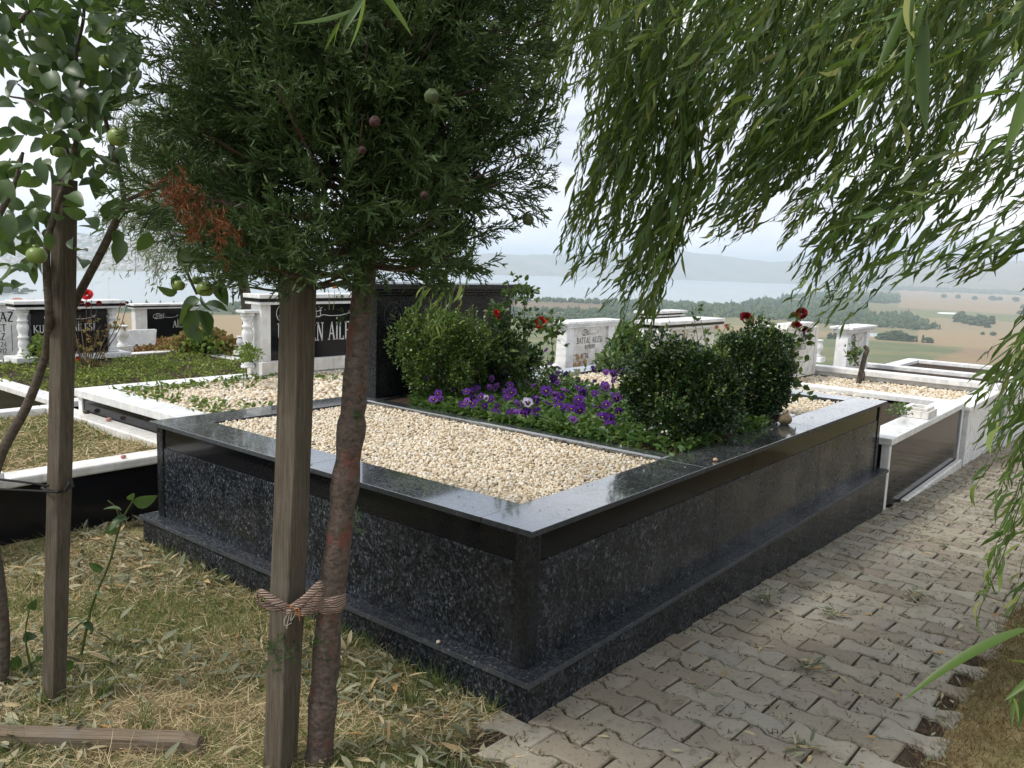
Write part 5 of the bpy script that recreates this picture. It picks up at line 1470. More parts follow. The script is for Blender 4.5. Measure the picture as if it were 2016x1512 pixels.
V, F = stems(al, 8); meshobj('branches', V, F, BARK_APPLE, app, True)
lp, ld, ls, ln_ = [], [], [], []
def aleaf(x, y, h, s, d=None):
    lp.append(at(x, y, h)); d0 = rng.normal(size=3) * .8 + np.array([0, 0, -.45]) if d is None else (at(x + d[0], y + d[1], h - .02) - at(x, y, h)) * 12 + rng.normal(size=3) * .2
    ld.append(nrm(d0)); ls.append(s); ln_.append(rng.normal(size=3) * .6 + np.array([0, 0, .6]) - HF * .6)
for (x0, x1, y0, y1, n_) in [(-40, 130, -40, 120, 120), (100, 275, -40, 130, 110), (30, 275, 110, 210, 95), (20, 160, 200, 330, 48), (130, 270, 200, 330, 30), (-30, 110, 330, 470, 52), (-30, 90, 440, 540, 26), (130, 215, 320, 400, 12), (140, 260, 400, 470, 12), (280, 345, 370, 470, 9), (-30, 60, 540, 570, 4), (180, 290, 250, 300, 8)]:
    for k in range(n_): aleaf(rng.uniform(x0, x1), rng.uniform(y0, y1), APH + rng.uniform(-.3, .22), rng.uniform(.045, .088))
for x, y, s, dx, dy in [(395, 590, .075, -90, 10), (385, 600, .08, -60, 40), (390, 610, .10, -30, 90), (392, 610, .09, 50, 60), (400, 600, .08, 60, 10), (432, 548, .085, 10, 60), (350, 520, .08, 10, -40), (345, 540, .055, -20, 30), (350, 575, .06, -45, 5), (395, 580, .06, 10, 40), (405, 540, .06, -25, -30), (370, 520, .07, 40, -20), (420, 560, .05, 10, 20), (380, 640, .06, 20, 40), (160, 510, .07, 20, 25), (150, 495, .06, 30, -10), (240, 470, .08, -5, 50), (60, 500, .08, 20, 60), (20, 520, .08, -10, 60)]:
    aleaf(x, y, 2.52 if x > 300 else 2.66, s, (dx, dy))
# shoot by the tomb corner and suckers at the foot
sh = [(pxl([(160, 1288, 2.98), (182, 1190, 2.96), (215, 1110, 2.95), (238, 1030, 2.94), (262, 985, 2.94)]), .006, .003), (pxl([(60, 1320, 2.88), (50, 1250, 2.88), (60, 1190, 2.88)]), .004, .002), (pxl([(40, 1320, 2.88), (100, 1280, 2.9), (160, 1225, 2.93)]), .005, .003), (pxl([(238, 1030, 2.94), (228, 1000, 2.94), (212, 985, 2.94)]), .003, .002)]
V, F = stems(sh, 6); meshobj('shoots', V, F, STEM_G, app, True)
for x, y, s, dx, dy in [(240, 1005, .06, -28, -20), (262, 985, .05, 5, -22), (262, 990, .085, 50, 5), (245, 1020, .065, -30, 18), (232, 1040, .05, -12, 22), (250, 1018, .05, -45, 6), (205, 1120, .06, -30, -4), (190, 1160, .05, 10, 18), (175, 1215, .05, -30, 5), (165, 1225, .05, 18, 8), (20, 1245, .07, 15, -25), (45, 1255, .06, 40, -15), (60, 1200, .05, 10, -30), (35, 1290, .07, -28, 15), (70, 1285, .07, 30, 8), (80, 1245, .06, 30, -15), (110, 1280, .06, 20, 25), (130, 1300, .06, 0, 30), (15, 1300, .06, -10, 20), (55, 1310, .06, 22, 20), (100, 1240, .05, 20, -20)]:
    aleaf(x, y, 2.90, s, (dx, dy))
lp, ls = np.array(lp), np.array(ls); Mf = frames(np.array(ld), np.array(ln_))
dv = lp - CAM; zz_ = dv @ _f; uu = 1008 + (dv @ _r) / zz_ * FPX; vv = 756 - (dv @ _u) / zz_ * FPX
show = np.where((uu > -20) & (uu < 2036) & (vv > -30), ls / zz_, 0)
order = np.argsort(-show)
lm = bpy.data.meshes.new('leaf'); lm.from_pydata(OVATE[0].tolist(), [], OVATE[1].tolist()); lm.materials.append(APPLE_L); lm.polygons.foreach_set('use_smooth', [True] * len(lm.polygons))
pinv = Matrix.Translation(app.location).inverted()
for j in order[:298]:
    o = bpy.data.objects.new('leaf', lm); col.objects.link(o); o.parent = app; o.matrix_parent_inverse = pinv
    m3 = Mf[j] * ls[j]; q = lp[j]
    o.matrix_basis = Matrix([[*m3[0], q[0]], [*m3[1], q[1]], [*m3[2], q[2]], [0, 0, 0, 1]])
j = order[298:]
V, F = scatter(*OVATE, Mf[j], lp[j], ls[j])
o = meshobj('crown', V, F, APPLE_L, app, True); o['kind'] = 'stuff'
av, af = ico(3)
rr_ = np.linalg.norm(av[:, :2], axis=1)
av = av * np.array([1, 1, .92]); av[:, 2] -= 0.28 * np.exp(-(rr_ / .28) ** 2) * np.sign(av[:, 2]) * (np.abs(av[:, 2]) > .5)
am = NT('green apple'); am.col(am.mix(am.ramp(am.noise(am.wpos(), 40, 3), [(.4, 0), (.7, .6)]), (0.14, 0.21, 0.035), (0.22, 0.27, 0.07))); am.rough(.42)
for x, y, r_, h_ in [(233, 270, 20, 2.36), (72, 503, 19, 2.40), (404, 569, 17, 2.45), (352, 562, 12, 2.47), (210, 121, 14, 2.5), (117, 300, 12, 2.55), (70, 488, 8, 2.6), (388, 552, 10, 2.5)]:
    q = at(x, y, h_); o = meshobj('apple', av * (r_ * h_ / FPX) + q, af, am.m, app, True)
    V, F = stems([(np.array([q + [0, 0, r_ * h_ / FPX * .6], q + [.004, 0, r_ * h_ / FPX * 1.5]]), .0015, .001)], 5); meshobj('stalk', V, F, STEM_B, o)

# ================================================================ box bushes
BOX_Y = mat_leaf('yellowish box leaf', [(0, (0.025, 0.055, 0.012)), (0.5, (0.055, 0.105, 0.02)), (0.85, (0.10, 0.16, 0.03)), (1, (0.19, 0.24, 0.05))], .2, .4, .4, (0.2, 0.3, 0.04))
def box_bush(cx, cy, rx, hz, z0, label, n_=7000, tips=60, seed=1, mat=BOX_L):
    g_ = np.random.default_rng(seed)
    t = empty('box_bush', (cx, cy, z0), label, 'bush')
    lumps = [(np.array([cx, cy, z0 + hz * .42]), np.array([rx * .86, rx * .86, hz * .46]))]
    for k in range(26):
        an, el = g_.uniform(0, 6.28), g_.uniform(-.75, 1.1)
        c_ = lumps[0][0] + np.array([math.cos(an) * math.cos(el) * rx, math.sin(an) * math.cos(el) * rx, math.sin(el) * hz * .5]) * g_.uniform(.55, 1.0)
        lumps.append((c_, np.array([rx, rx, hz * .55]) * g_.uniform(.16, .42)))
    P_, D_2, S_ = [], [], []
    for k, (c_, rr_) in enumerate(lumps):
        m_ = n_ * 2 // 5 if k == 0 else int(n_ * .6 / 26)
        d = rdir(m_, .1, g_); q = c_ + d * rr_ * (g_.uniform(.45, 1.0, (m_, 1)) ** .45) * g_.normal(1, .05, (m_, 1))
        P_.append(q); D_2.append(nrm(d + g_.normal(size=(m_, 3)) * .55 + [0, 0, .35])); S_.append(g_.uniform(.018, .030, m_))
    P_, D_2, S_ = np.vstack(P_), np.vstack(D_2), np.concatenate(S_)
    ok = P_[:, 2] > z0 + .01
    S3 = np.stack([S_ * .6, S_, S_], 1)
    V, F = scatter(*LEAF_MIN, frames(D_2[ok], rdir(ok.sum(), .8, g_)), P_[ok], S3[ok])
    meshobj('crown', V, F, mat, t)
    P_, D_2, S_, st_ = [], [], [], []
    for k in range(tips):
        c_, rr_ = lumps[g_.integers(1, len(lumps))]
        d = rdir(1, .5, g_)[0]; b_ = c_ + d * rr_ * .92; up_ = nrm(d * .5 + np.array([0, 0, .9]) + g_.normal(size=3) * .25); L_ = g_.uniform(.03, .10)
        st_.append((np.array([b_ - up_ * .03, b_ + up_ * L_]), .0016, .0008))
        for q in range(9):
            P_.append(b_ + up_ * L_ * q / 8); s_ = nrm(np.cross(up_, g_.normal(size=3))); D_2.append(nrm(up_ * .8 + s_)); S_.append(g_.uniform(.014, .022))
    V, F = scatter(*LEAF_MIN, frames(np.array(D_2), rdir(len(D_2), .6, g_)), np.array(P_), np.stack([np.array(S_) * .6, S_, S_], 1))
    o = meshobj('young_tips', V, F, BOX_TIP, t); o['kind'] = 'stuff'
    MB().tube([(cx, cy, z0 - .05), (cx, cy, z0 + hz * .5)], [.015, .008], 6).build('trunk', BARK_APPLE, t)
    V, F = stems(st_, 3); o = meshobj('twigs', V, F, STEM_G, t); o['kind'] = 'stuff'
    return t
box_bush(1.74, 2.14, .30, .70, .67, 'loose box bush with yellow-green tips before the dark headstone', 15000, 230, 3, BOX_Y)
box_bush(2.36, 2.20, .30, .50, .67, 'darker box bush behind the red rose, before the dark headstone', 16000, 30, 4)
box_bush(1.95, .47, .345, .60, .655, 'clipped box bush nearest the tomb front corner, beside the pansies', 26000, 200, 5)
box_bush(2.84, .46, .31, .64, .66, 'dark box bush behind the nearer clipped one, by the far gravel pit', 22000, 200, 6)

# ================================================================ pansies
def petal(cx, cy, r_, ry, n_=9, z=0.0):
    V = [(cx * .25, cy * .25, z)]; 
    for k in range(n_):
        t = 2 * math.pi * k / n_
        V.append((cx + math.cos(t) * r_, cy + math.sin(t) * ry, z + .04 * math.cos(3 * t) + .06))
    return V, [(0, 1 + k, 1 + (k + 1) % n_) for k in range(n_)]
def pansy_meshes():
    a_ = MB(); a_.add(*petal(-.36, .46, .46, .46, z=0)); a_.add(*petal(.36, .46, .46, .46, z=-.03))
    a_.add(*petal(-.52, -.06, .44, .40, z=.06)); a_.add(*petal(.52, -.06, .44, .40, z=.05)); a_.add(*petal(0, -.52, .56, .46, z=.10))
    b_ = MB(); b_.add(*petal(0, -.34, .32, .30, z=.14)); b_.add(*petal(-.30, -.03, .22, .2, z=.10)); b_.add(*petal(.30, -.03, .22, .2, z=.09))
    c_ = MB(); c_.add(*petal(0, -.1, .11, .10, z=.20))
    return a_, b_, c_
PV = []
def pansy_mat(nm, c1, c2):
    a_ = NT(nm); a_.col(a_.mix(a_.ramp(a_.noise(a_.coord('Object', (1, 1, 1)), 2.2, 3), [(.35, 0), (.65, 1)]), c1, c2)); a_.rough(.7); a_.p.inputs['Specular IOR Level'].default_value = .2
    t_ = a_.n('ShaderNodeBsdfTranslucent'); t_.inputs[0].default_value = (c2[0], c2[1], c2[2], 1)
    m_ = a_.n('ShaderNodeMixShader', {0: .25, 1: a_.p.outputs[0], 2: t_.outputs[0]}); a_.l(m_.outputs[0], a_.out.inputs[0]); return a_.m
PM = [pansy_mat('violet petals', (0.045, 0.008, 0.12), (0.10, 0.018, 0.24)), pansy_mat('mauve petals', (0.12, 0.035, 0.24), (0.22, 0.08, 0.38)), pansy_mat('pale petals', (0.42, 0.34, 0.55), (0.6, 0.55, 0.66)), pansy_mat('cream petals', (0.55, 0.55, 0.30), (0.66, 0.66, 0.45))]
BLOT = mat_plain('pansy blotch', (0.015, 0.004, 0.03), .8, .2); EYE = mat_plain('pansy eye', (0.62, 0.42, 0.05), .7, .1)
pa_, pb_, pc_ = pansy_meshes()
def me_of(mb, nm, mt):
    m_ = bpy.data.meshes.new(nm); m_.from_pydata(mb.v, [], mb.f); m_.materials.append(mt); m_.polygons.foreach_set('use_smooth', [True] * len(m_.polygons)); return m_
FM = [me_of(pa_, 'flower', m_) for m_ in PM]; BM_ = me_of(pb_, 'blotch', BLOT); EM_ = me_of(pc_, 'eye', EYE)
FL = [(145, 765, 1, 0), (260, 830, 1.1, 0), (100, 900, .8, 1), (485, 725, .9, 0), (500, 825, .9, 0), (570, 825, .8, 1), (672, 840, .9, 0), (840, 820, .9, 0), (890, 775, .7, 1), (1140, 755, .9, 0), (1260, 750, .8, 1), (1225, 620, .6, 0), (1345, 790, .7, 0), (1340, 835, .7, 0), (1410, 845, .7, 0), (1505, 815, .5, 0), (1670, 800, .9, 0), (1530, 905, .6, 0), (1790, 830, .8, 1), (1860, 840, .9, 1), (1950, 820, .9, 0), (1685, 915, .5, 0), (1860, 910, .6, 1),
      (330, 980, 1, 0), (205, 1030, .8, 0), (275, 920, .6, 2), (400, 915, .6, 0), (530, 1080, .6, 0), (710, 890, .7, 1), (750, 965, .9, 1), (690, 970, .6, 1), (900, 1020, 1.05, 0), (660, 1070, .6, 2), (750, 1210, .9, 0), (955, 1130, 1, 1), (1050, 1115, 1, 2), (1225, 1005, 1.15, 0), (1240, 1125, 1, 0), (1145, 1070, .6, 2), (1350, 1155, 1, 0), (1400, 1000, .9, 1), (1450, 1030, 1.1, 0), (1570, 1030, 1.1, 0), (1535, 1090, 1.1, 0), (1710, 1160, 1.15, 0), (1755, 1255, 1.15, 0), (1820, 1270, 1, 0), (1935, 1055, .9, 0), (1850, 1030, .5, 1), (1960, 975, .6, 0), (1910, 1200, .8, 0), (645, 1150, .6, 0), (1520, 830, .8, 3), (1470, 850, .6, 3), (230, 1075, .6, 1), (1290, 890, .9, 0), (1105, 960, .5, 1), (1310, 1040, .7, 1), (840, 1030, .7, 1)]
fl3 = []
for k in range(46): FL.append((rng.uniform(150, 1950), 0, rng.uniform(.6, 1.05), int(rng.random() < .25))); FL[-1] = (FL[-1][0], rng.uniform(790, 1170) + FL[-1][0] * .09, *FL[-1][2:])
for cx, cy, s_, kd_ in FL:
    px_, py_ = 820 + cx / 4.8, 560 + cy / 4.8
    z_ = .665 + .07 + .13 * smst(1250 - cy, 0, 550) * .9 + rng.uniform(-.01, .02)
    q = atz(px_, py_, z_)
    q[0] = np.clip(q[0], 1.50, 2.95)
    d_ = ray(px_, py_); q = CAM + d_ * ((q[0] - CAM[0]) / d_[0]) if not (1.50 < atz(px_, py_, z_)[0] < 2.95) else q
    fl3.append((q + nrm(CAM - q) * .05, s_, kd_))
FP = np.array([q for q, s_, k in fl3])
# plants: greedy clusters
left = list(range(len(fl3))); plants = []
while left:
    k0 = left[0]; grp = sorted(left, key=lambda j: np.linalg.norm(FP[j, :2] - FP[k0, :2]))[:10]
    grp = [j for j in grp if np.linalg.norm(FP[j, :2] - FP[k0, :2]) < .42]
    plants.append(grp); left = [j for j in left if j not in grp]
def pxx(q): dv = q - CAM; return (dv @ _r) / (dv @ _f)
plants.sort(key=lambda g_: pxx(FP[g_].mean(0)))
NPL = len(plants)
for extra in range(30): plants.append([])
loose = []
for pi, grp in enumerate(plants):
    if grp: c_ = FP[grp].mean(0)
    else: c_ = np.array([rng.uniform(1.55, 1.8), rng.uniform(.85, 2.0), 0]) if pi % 3 == 1 else np.array([rng.uniform(1.8, 2.8), rng.uniform(.85, 1.9), 0]) if pi % 3 else np.array([rng.uniform(1.5, 2.95), rng.choice([rng.uniform(.3, .45), rng.uniform(.6, .85)]), 0])
    c_ = np.array([c_[0] + .03, c_[1] + .03, .665])
    t = empty('pansy_plant', tuple(c_), 'purple pansy clump in the tomb flower bed, %s of %d from the left' % (ORD[pi], NPL), 'flower', 'purple pansies in the granite tomb') if grp else None
    n_ = 340
    an, rr_ = rng.uniform(0, 6.28, n_), np.sqrt(rng.random(n_)) * .25
    top = (np.mean([FP[j, 2] for j in grp]) - .665 - .055) if grp else .08
    hh = rng.random(n_) ** .6 * max(.07, top) * (1 - (rr_ / .26) ** 2 * .5)
    P_ = np.stack([c_[0] + rr_ * np.cos(an), c_[1] + rr_ * np.sin(an), c_[2] + hh], 1)
    P_[:, 0] = np.clip(P_[:, 0], 1.455, 3.05); P_[:, 1] = np.clip(P_[:, 1], .26, 2.40)
    s_ = rng.uniform(.03, .058, n_)
    V, F = scatter(*ROSELEAF, frames(nrm(np.stack([np.cos(an), np.sin(an), rng.uniform(-.3, .7, n_)], 1) + rng.normal(size=(n_, 3)) * .5), rdir(n_, 1.2)), P_, np.stack([s_ * .8, s_, s_], 1))
    if grp: meshobj('foliage', V, F, PANSY_L, t)
    else: loose.append((V, F)); continue
    sl_ = []
    for j in grp:
        q, s_, kd_ = fl3[j]
        base = c_ + rng.normal(size=3) * [.04, .04, 0]
        tocam = nrm(CAM - q); nn = nrm(tocam * .9 + np.array([0, 0, .25]) + rng.normal(size=3) * .38)
        upv = nrm(np.array([0, 0, 1.0]) + rng.normal(size=3) * .2); xx = nrm(np.cross(upv, nn)); yy = np.cross(nn, xx)
        r_ = .036 * s_
        Mx = Matrix(((xx[0], yy[0], nn[0], q[0]), (xx[1], yy[1], nn[1], q[1]), (xx[2], yy[2], nn[2], q[2]), (0, 0, 0, 1))) @ Matrix.Scale(r_, 4)
        o = bpy.data.objects.new('flower', FM[kd_]); col.objects.link(o); o.parent = t; o.matrix_parent_inverse = Matrix.Translation(t.location).inverted(); o.matrix_basis = Mx
        for nm, mm in (('blotch', BM_), ('eye', EM_)):
            if nm == 'blotch' and kd_ == 3: continue
            c2 = bpy.data.objects.new(nm, mm); col.objects.link(c2); c2.parent = o
        sl_.append((smoothline([base, (base + q) / 2 + rng.normal(size=3) * .01, q - nn * .006], 4), .0014, .001))
    if sl_:
        V, F = stems(sl_, 4); meshobj('stems', V, F, STEM_G, t)

V, F = cat(loose)
tag(meshobj('bed_foliage', V, F, PANSY_L), 'leafy green growth covering the soil between pansies and box bushes', 'foliage', kind='stuff')
# ================================================================ roses
def rose_mesh(seed, open_=.5):
    g_ = np.random.default_rng(seed); V, F = [], []
    for ring_, (n_, r_, lean, hh) in enumerate(((4, .16, .05, .75), (5, .32, .22, .85), (6, .52, .5, .8), (7, .72, .95, .62))):
        for k in range(n_):
            a0 = 2 * math.pi * (k + .5 * (ring_ % 2)) / n_ + g_.normal() * .15; wdt = 2 * math.pi / n_ * .72
            b = len(V)
            for j in range(4):
                t = j / 3
                for i_ in range(4):
                    u = (i_ / 3 - .5) * 2
                    rr_ = r_ * (.35 + .65 * t) + lean * open_ * t * t * .6 + .05 * abs(u) * t
                    th_ = a0 + u * wdt * (.55 + .45 * math.sin(math.pi * min(t, .75)))
                    V.append((rr_ * math.cos(th_), rr_ * math.sin(th_), hh * t * (1 - .25 * open_ * ring_ / 3 * t) - .12 * ring_ + g_.normal() * .03 - .12 * abs(u) ** 2 * t))
            for j in range(3):
                for i_ in range(3): F.append((b + j*4 + i_, b + j*4 + i_ + 1, b + (j+1)*4 + i_ + 1, b + (j+1)*4 + i_))
    return np.array(V), F
ROSE_R = mat_plain('crimson petals', (0.20, 0.008, 0.012), .6, .45, 60, .25); ROSE_S = mat_plain('scarlet petals', (0.50, 0.018, 0.02), .6, .3, 60, .25); ROSE_P = mat_plain('pink petals', (0.60, 0.25, 0.22), .6, .2, 60)
def rose_bush(base, canes, blooms, label, leafn=14, leaf=ROSE_L, lsize=(.025, .05), stem=STEM_G, r0=.004, spread=.03):
    t = empty('rose_bush', tuple(base), label, 'rose bush')
    st_, P_, D_2, S_ = [], [], [], []
    for cn in canes:
        ln = smoothline(cn, 6); st_.append((ln, r0, r0 * .45))
        for q in range(leafn):
            k = rng.integers(int(len(ln) * .2), len(ln)); s_ = rdir(1)[0]; off = s_ * rng.uniform(.01, spread * 2)
            c_ = ln[k] + off; st_.append((np.array([ln[k], c_]), .001, .0008))
            for j in range(3):
                P_.append(c_ + rng.normal(size=3) * .004); D_2.append(nrm(s_ + rng.normal(size=3) * .7 + [0, 0, .1])); S_.append(rng.uniform(*lsize))
    V, F = stems(st_, 5); meshobj('canes', V, F, stem, t)
    if P_:
        V, F = scatter(*ROSELEAF, frames(np.array(D_2), rdir(len(D_2), 1.0)), np.array(P_), np.array(S_)); meshobj('leaves', V, F, leaf, t)
    for k, (q, r_, mt, op) in enumerate(blooms):
        V, F = rose_mesh(k + int(r_ * 9999), op)
        nn = nrm(nrm(CAM - q) * .8 + np.array([0, 0, .7]) + rng.normal(size=3) * .3); M = frames(np.array([nn]), rdir(1))[0]
        V = np.stack([V[:, 0], V[:, 2], V[:, 1]], 1) @ M.T * r_ + q
        meshobj('bloom', V, [f[::-1] for f in F], mt, t, True)
    return t
def A(px_, py_, h_): return at(px_, py_, h_)
HB = 5.75
rose_bush(A(1030, 775, HB), [[A(1035, 775, HB), A(1030, 700, HB), A(1050, 640, HB), A(1066, 632, HB)], [A(1020, 775, HB), A(1000, 690, HB), A(985, 620, HB), A(978, 600, HB)], [A(1030, 775, HB), A(1025, 680, HB + .05), A(1010, 600, HB), A(1022, 552, HB)], [A(1045, 775, HB - .2), A(1085, 720, HB - .2), A(1085, 650, HB - .2), A(1090, 640, HB - .2)], [A(1025, 775, HB), A(1000, 720, HB - .1), A(975, 680, HB - .1)], [A(1040, 775, HB), A(1030, 650, HB), A(1040, 580, HB), A(1035, 570, HB)], [A(1035, 775, HB), A(1010, 660, HB), A(990, 640, HB), A(960, 655, HB)]],
          [(A(1065, 636, HB - .05), .045, ROSE_S, .5), (A(977, 616, HB - .05), .024, ROSE_S, .4), (A(980, 625, HB), .018, ROSE_S, .3)], 'leafy rose bush with one big scarlet bloom above the pansies', 55, spread=.05)
HB2 = 5.55
rose_bush(A(1500, 790, HB2), [[A(1505, 790, HB2), A(1545, 710, HB2), A(1565, 660, HB2), A(1580, 620, HB2)], [A(1500, 790, HB2), A(1530, 720, HB2), A(1560, 665, HB2), A(1568, 645, HB2)], [A(1500, 790, HB2), A(1545, 705, HB2), A(1572, 685, HB2), A(1585, 655, HB2)], [A(1440, 760, HB2), A(1460, 690, HB2), A(1470, 630, HB2)], [A(1500, 790, HB2), A(1560, 760, HB2), A(1570, 730, HB2)], [A(1500, 800, HB2), A(1560, 785, HB2 - .1), A(1575, 775, HB2 - .1)]],
          [(A(1578, 617, HB2 - .03), .042, ROSE_R, .35), (A(1568, 640, HB2 - .05), .036, ROSE_R, .5), (A(1586, 650, HB2), .026, ROSE_R, .4), (A(1470, 627, HB2), .05, ROSE_R, .5), (A(1477, 640, HB2), .03, ROSE_R, .6)], 'rose bush with dark crimson blooms rising beyond the far box bush', 13, spread=.045, lsize=(.035, .06))
HB3 = 5.9
rose_bush(A(1400, 780, HB3), [[A(1400, 780, HB3), A(1380, 700, HB3), A(1362, 600, HB3)], [A(1400, 780, HB3), A(1395, 700, HB3), A(1378, 620, HB3)], [A(1400, 780, HB3), A(1410, 690, HB3), A(1430, 640, HB3)], [A(1390, 780, HB3), A(1330, 700, HB3), A(1325, 660, HB3)]],
          [(A(1430, 642, HB3), .018, ROSE_P, .5), (A(1411, 645, HB3), .016, ROSE_P, .4), (A(1318, 672, HB3), .016, ROSE_P, .2)], 'rose bush with small pink buds between the two right-hand box bushes', 10, spread=.04)
HK = 8.6
rose_bush(A(170, 760, HK), [[A(170 + rng.normal() * 8, 765, HK), A(170 + dx * .4, 700, HK + rng.normal() * .1), A(170 + dx * .8, 650, HK), A(170 + dx, yy_, HK)] for dx, yy_ in [(0, 585), (-22, 600), (20, 610), (30, 640), (-35, 660), (10, 590), (80, 600), (68, 598), (45, 660), (-12, 620), (28, 690), (55, 640), (-30, 690)]],
          [(A(171, 580, HK), .05, ROSE_S, .9), (A(150, 592, HK), .03, ROSE_R, .4), (A(160, 596, HK), .03, ROSE_R, .4), (A(195, 597, HK), .03, ROSE_R, .3), (A(250, 596, HK), .02, ROSE_R, .2), (A(238, 599, HK), .02, ROSE_R, .2), (A(154, 706, HK), .028, ROSE_S, .3), (A(173, 600, HK), .03, ROSE_R, .5)], 'straggly half-dry rose bush with small red blooms before the columned headstone', 6, DRY_L, (.03, .05), STEM_B, .007, .05)
HO = 7.55
rose_bush(A(650, 590, HO), [[A(648, 610, HO), A(648, 590, HO), A(647, 570, HO)], [A(656, 610, HO), A(658, 590, HO), A(659, 572, HO)]], [(A(647, 561, HO), .032, mat_plain('orange petals', (0.65, 0.25, 0.08), .6, .2), .8), (A(659, 566, HO), .02, mat_plain('light orange petals', (0.65, 0.28, 0.10), .6, .2), .6)], 'orange flowers showing above the white headstone cap', 2)

# ================================================================ pruned stump, stone and small plants on the right
q0, q1, q2 = atz(1688, 755, .27), None, None
hS = float((q0 - CAM) @ HF)
stp = empty('pruned_sapling', tuple(q0), 'pruned grey stump of a sapling leaning in the gravel', 'sapling')
V, F = tube_np(smoothline([A(1690, 758, hS), A(1695, 735, hS), A(1702, 705, hS), A(1708, 688, hS)], 5), np.linspace(.036, .028, 16), 9); meshobj('trunk', V, F, BARK_APPLE, stp, True)
V, F = stems([(smoothline([A(1690, 720, hS), A(1680, 700, hS), A(1684, 680, hS)], 4), .012, .006), (smoothline([A(1700, 750, hS), A(1702, 735, hS), A(1698, 725, hS)], 4), .012, .006), (smoothline([A(1708, 688, hS), A(1704, 684, hS), A(1702, 682, hS)], 4), .03, .025)], 5); meshobj('twigs', V, F, BARK_APPLE, stp)
P_ = [A(1683 + rng.normal() * 9, 695 + rng.normal() * 8, hS + rng.normal() * .05) for k in range(60)]
V, F = scatter(*ROSELEAF, frames(rdir(60), rdir(60, 1)), np.array(P_), rng.uniform(.05, .09, 60)); meshobj('leaves', V, F, ROSE_L, stp)
rk = ico(3)[0]; rk = rk * np.array([1.15, .9, .85]) * (1 + .06 * np.sin(rk[:, :1] * 4 + 1) + .05 * np.cos(rk[:, 1:2] * 5)); rk[:, 2] = np.maximum(rk[:, 2], -.72)
tag(meshobj('field_stone', rk * .046 + np.array([2.78, .175, .713]), ico(3)[1], mat_plain('brown stone', (0.20, 0.16, 0.10), .85, .35, 40, .2, .4), None, True), 'rounded brown field stone lying on the granite slab by the box bush', 'stone')
def weeds(name, pts, n_, hgt, rad, mat, label, cat_='plant', size=(.03, .06), kind=None, group=None):
    P_, D_2, S_, st_ = [], [], [], []
    for (x, y, z) in pts:
        for k in range(n_):
            a_ = rng.uniform(0, 6.28); r_ = math.sqrt(rng.random()) * rad; h_ = rng.random() * hgt
            P_.append((x + r_ * math.cos(a_), y + r_ * math.sin(a_), z + h_)); D_2.append((math.cos(a_), math.sin(a_), rng.uniform(-.1, 1.2))); S_.append(rng.uniform(*size))
        for k in range(max(2, n_ // 14)):
            a_ = rng.uniform(0, 6.28); r_ = math.sqrt(rng.random()) * rad
            st_.append((np.array([(x, y, z), (x + r_ * .6 * math.cos(a_), y + r_ * .6 * math.sin(a_), z + hgt * .6), (x + r_ * math.cos(a_), y + r_ * math.sin(a_), z + hgt)]), .002, .001))
    V, F = scatter(*ROSELEAF, frames(nrm(D_2) + rng.normal(size=(len(P_), 3)) * .3, rdir(len(P_), 1)), np.array(P_), np.array(S_))
    o = meshobj(name, V, F, mat); V, F = stems(st_, 3); meshobj('stems', V, F, STEM_G, o)
    return tag(o, label, cat_, group, kind)
pass
weeds('weeds', [(.82 + rng.random() * .15, 3.1 + k * .12, .50) for k in range(14)] + [(1.0 + k * .12, 4.55 + rng.random() * .1, .50) for k in range(10)] + [(rng.uniform(1, 2.6), rng.uniform(3.2, 4.5), .505) for k in range(6)], 26, .05, .12, WEED_L, 'low weeds spreading along the edge of the gravel behind the granite tomb', 'weeds', (.025, .05), 'stuff')
gc = [(rng.uniform(.85, 3.2), rng.uniform(5.55, 7.8), .345) for k in range(150)]
weeds('ground_cover', gc, 42, .06, .17, mat_leaf('fresh ground cover', [(0, (0.09, 0.14, 0.03)), (.6, (0.17, 0.23, 0.045)), (1, (0.30, 0.32, 0.07))], .25, .6, .2, (0.3, 0.4, 0.06)), 'yellow-green ground cover filling the plot before the columned headstone', 'ground cover', (.018, .036), 'stuff')
weeds('sedum', [tuple(np.array(atz(rng.uniform(-10, 34), rng.uniform(655, 705), .1 )) ) for k in range(50)] + [tuple(np.array(atz(rng.uniform(235, 345), rng.uniform(680, 700), .15))) for k in range(70)], 40, .10, .22, SEDUM_L, 'rusty brown ground cover either side of the columned headstone', 'ground cover', (.04, .07), 'stuff')
def shrub(px0, px1, py0, py1, h_, n_, mat, label, size=(.03, .06), group=None):
    b_ = A((px0 + px1) / 2, py1, h_); t = empty('shrub', tuple(b_), label, 'shrub', group)
    P_, st_ = [], []
    for k in range(n_):
        u = rng.normal() * .25 + .5; P_.append(A(px0 + (px1 - px0) * u, py1 + (py0 - py1) * abs(rng.random() ** .8) * (1 - abs(u - .5) * .8), h_ + rng.normal() * .15))
    for k in range(14): st_.append((smoothline([b_, (b_ + P_[k]) / 2 + rng.normal(size=3) * .02, P_[k]], 3), .004, .0015))
    V, F = scatter(*ROSELEAF, frames(rdir(n_, .5), rdir(n_, 1)), np.array(P_), rng.uniform(*size, n_)); meshobj('leaves', V, F, mat, t)
    V, F = stems(st_, 4); meshobj('stems', V, F, STEM_G, t); return t
shrub(45, 110, 655, 740, 8.9, 500, WEED_L, 'green shrub at the foot of the white column, left of the stake', (.03, .06))
shrub(340, 460, 640, 705, 10.5, 1500, DRY_L, 'bushy yellow-green shrub behind the hanging apples', (.05, .09))
shrub(360, 440, 650, 705, 10.3, 500, WEED_L, 'greener part of the shrub clump behind the hanging apples', (.05, .09))
shrub(462, 512, 675, 712, 6.9, 300, WEED_L, 'small flower clump at the foot of the white turned column', (.025, .04))
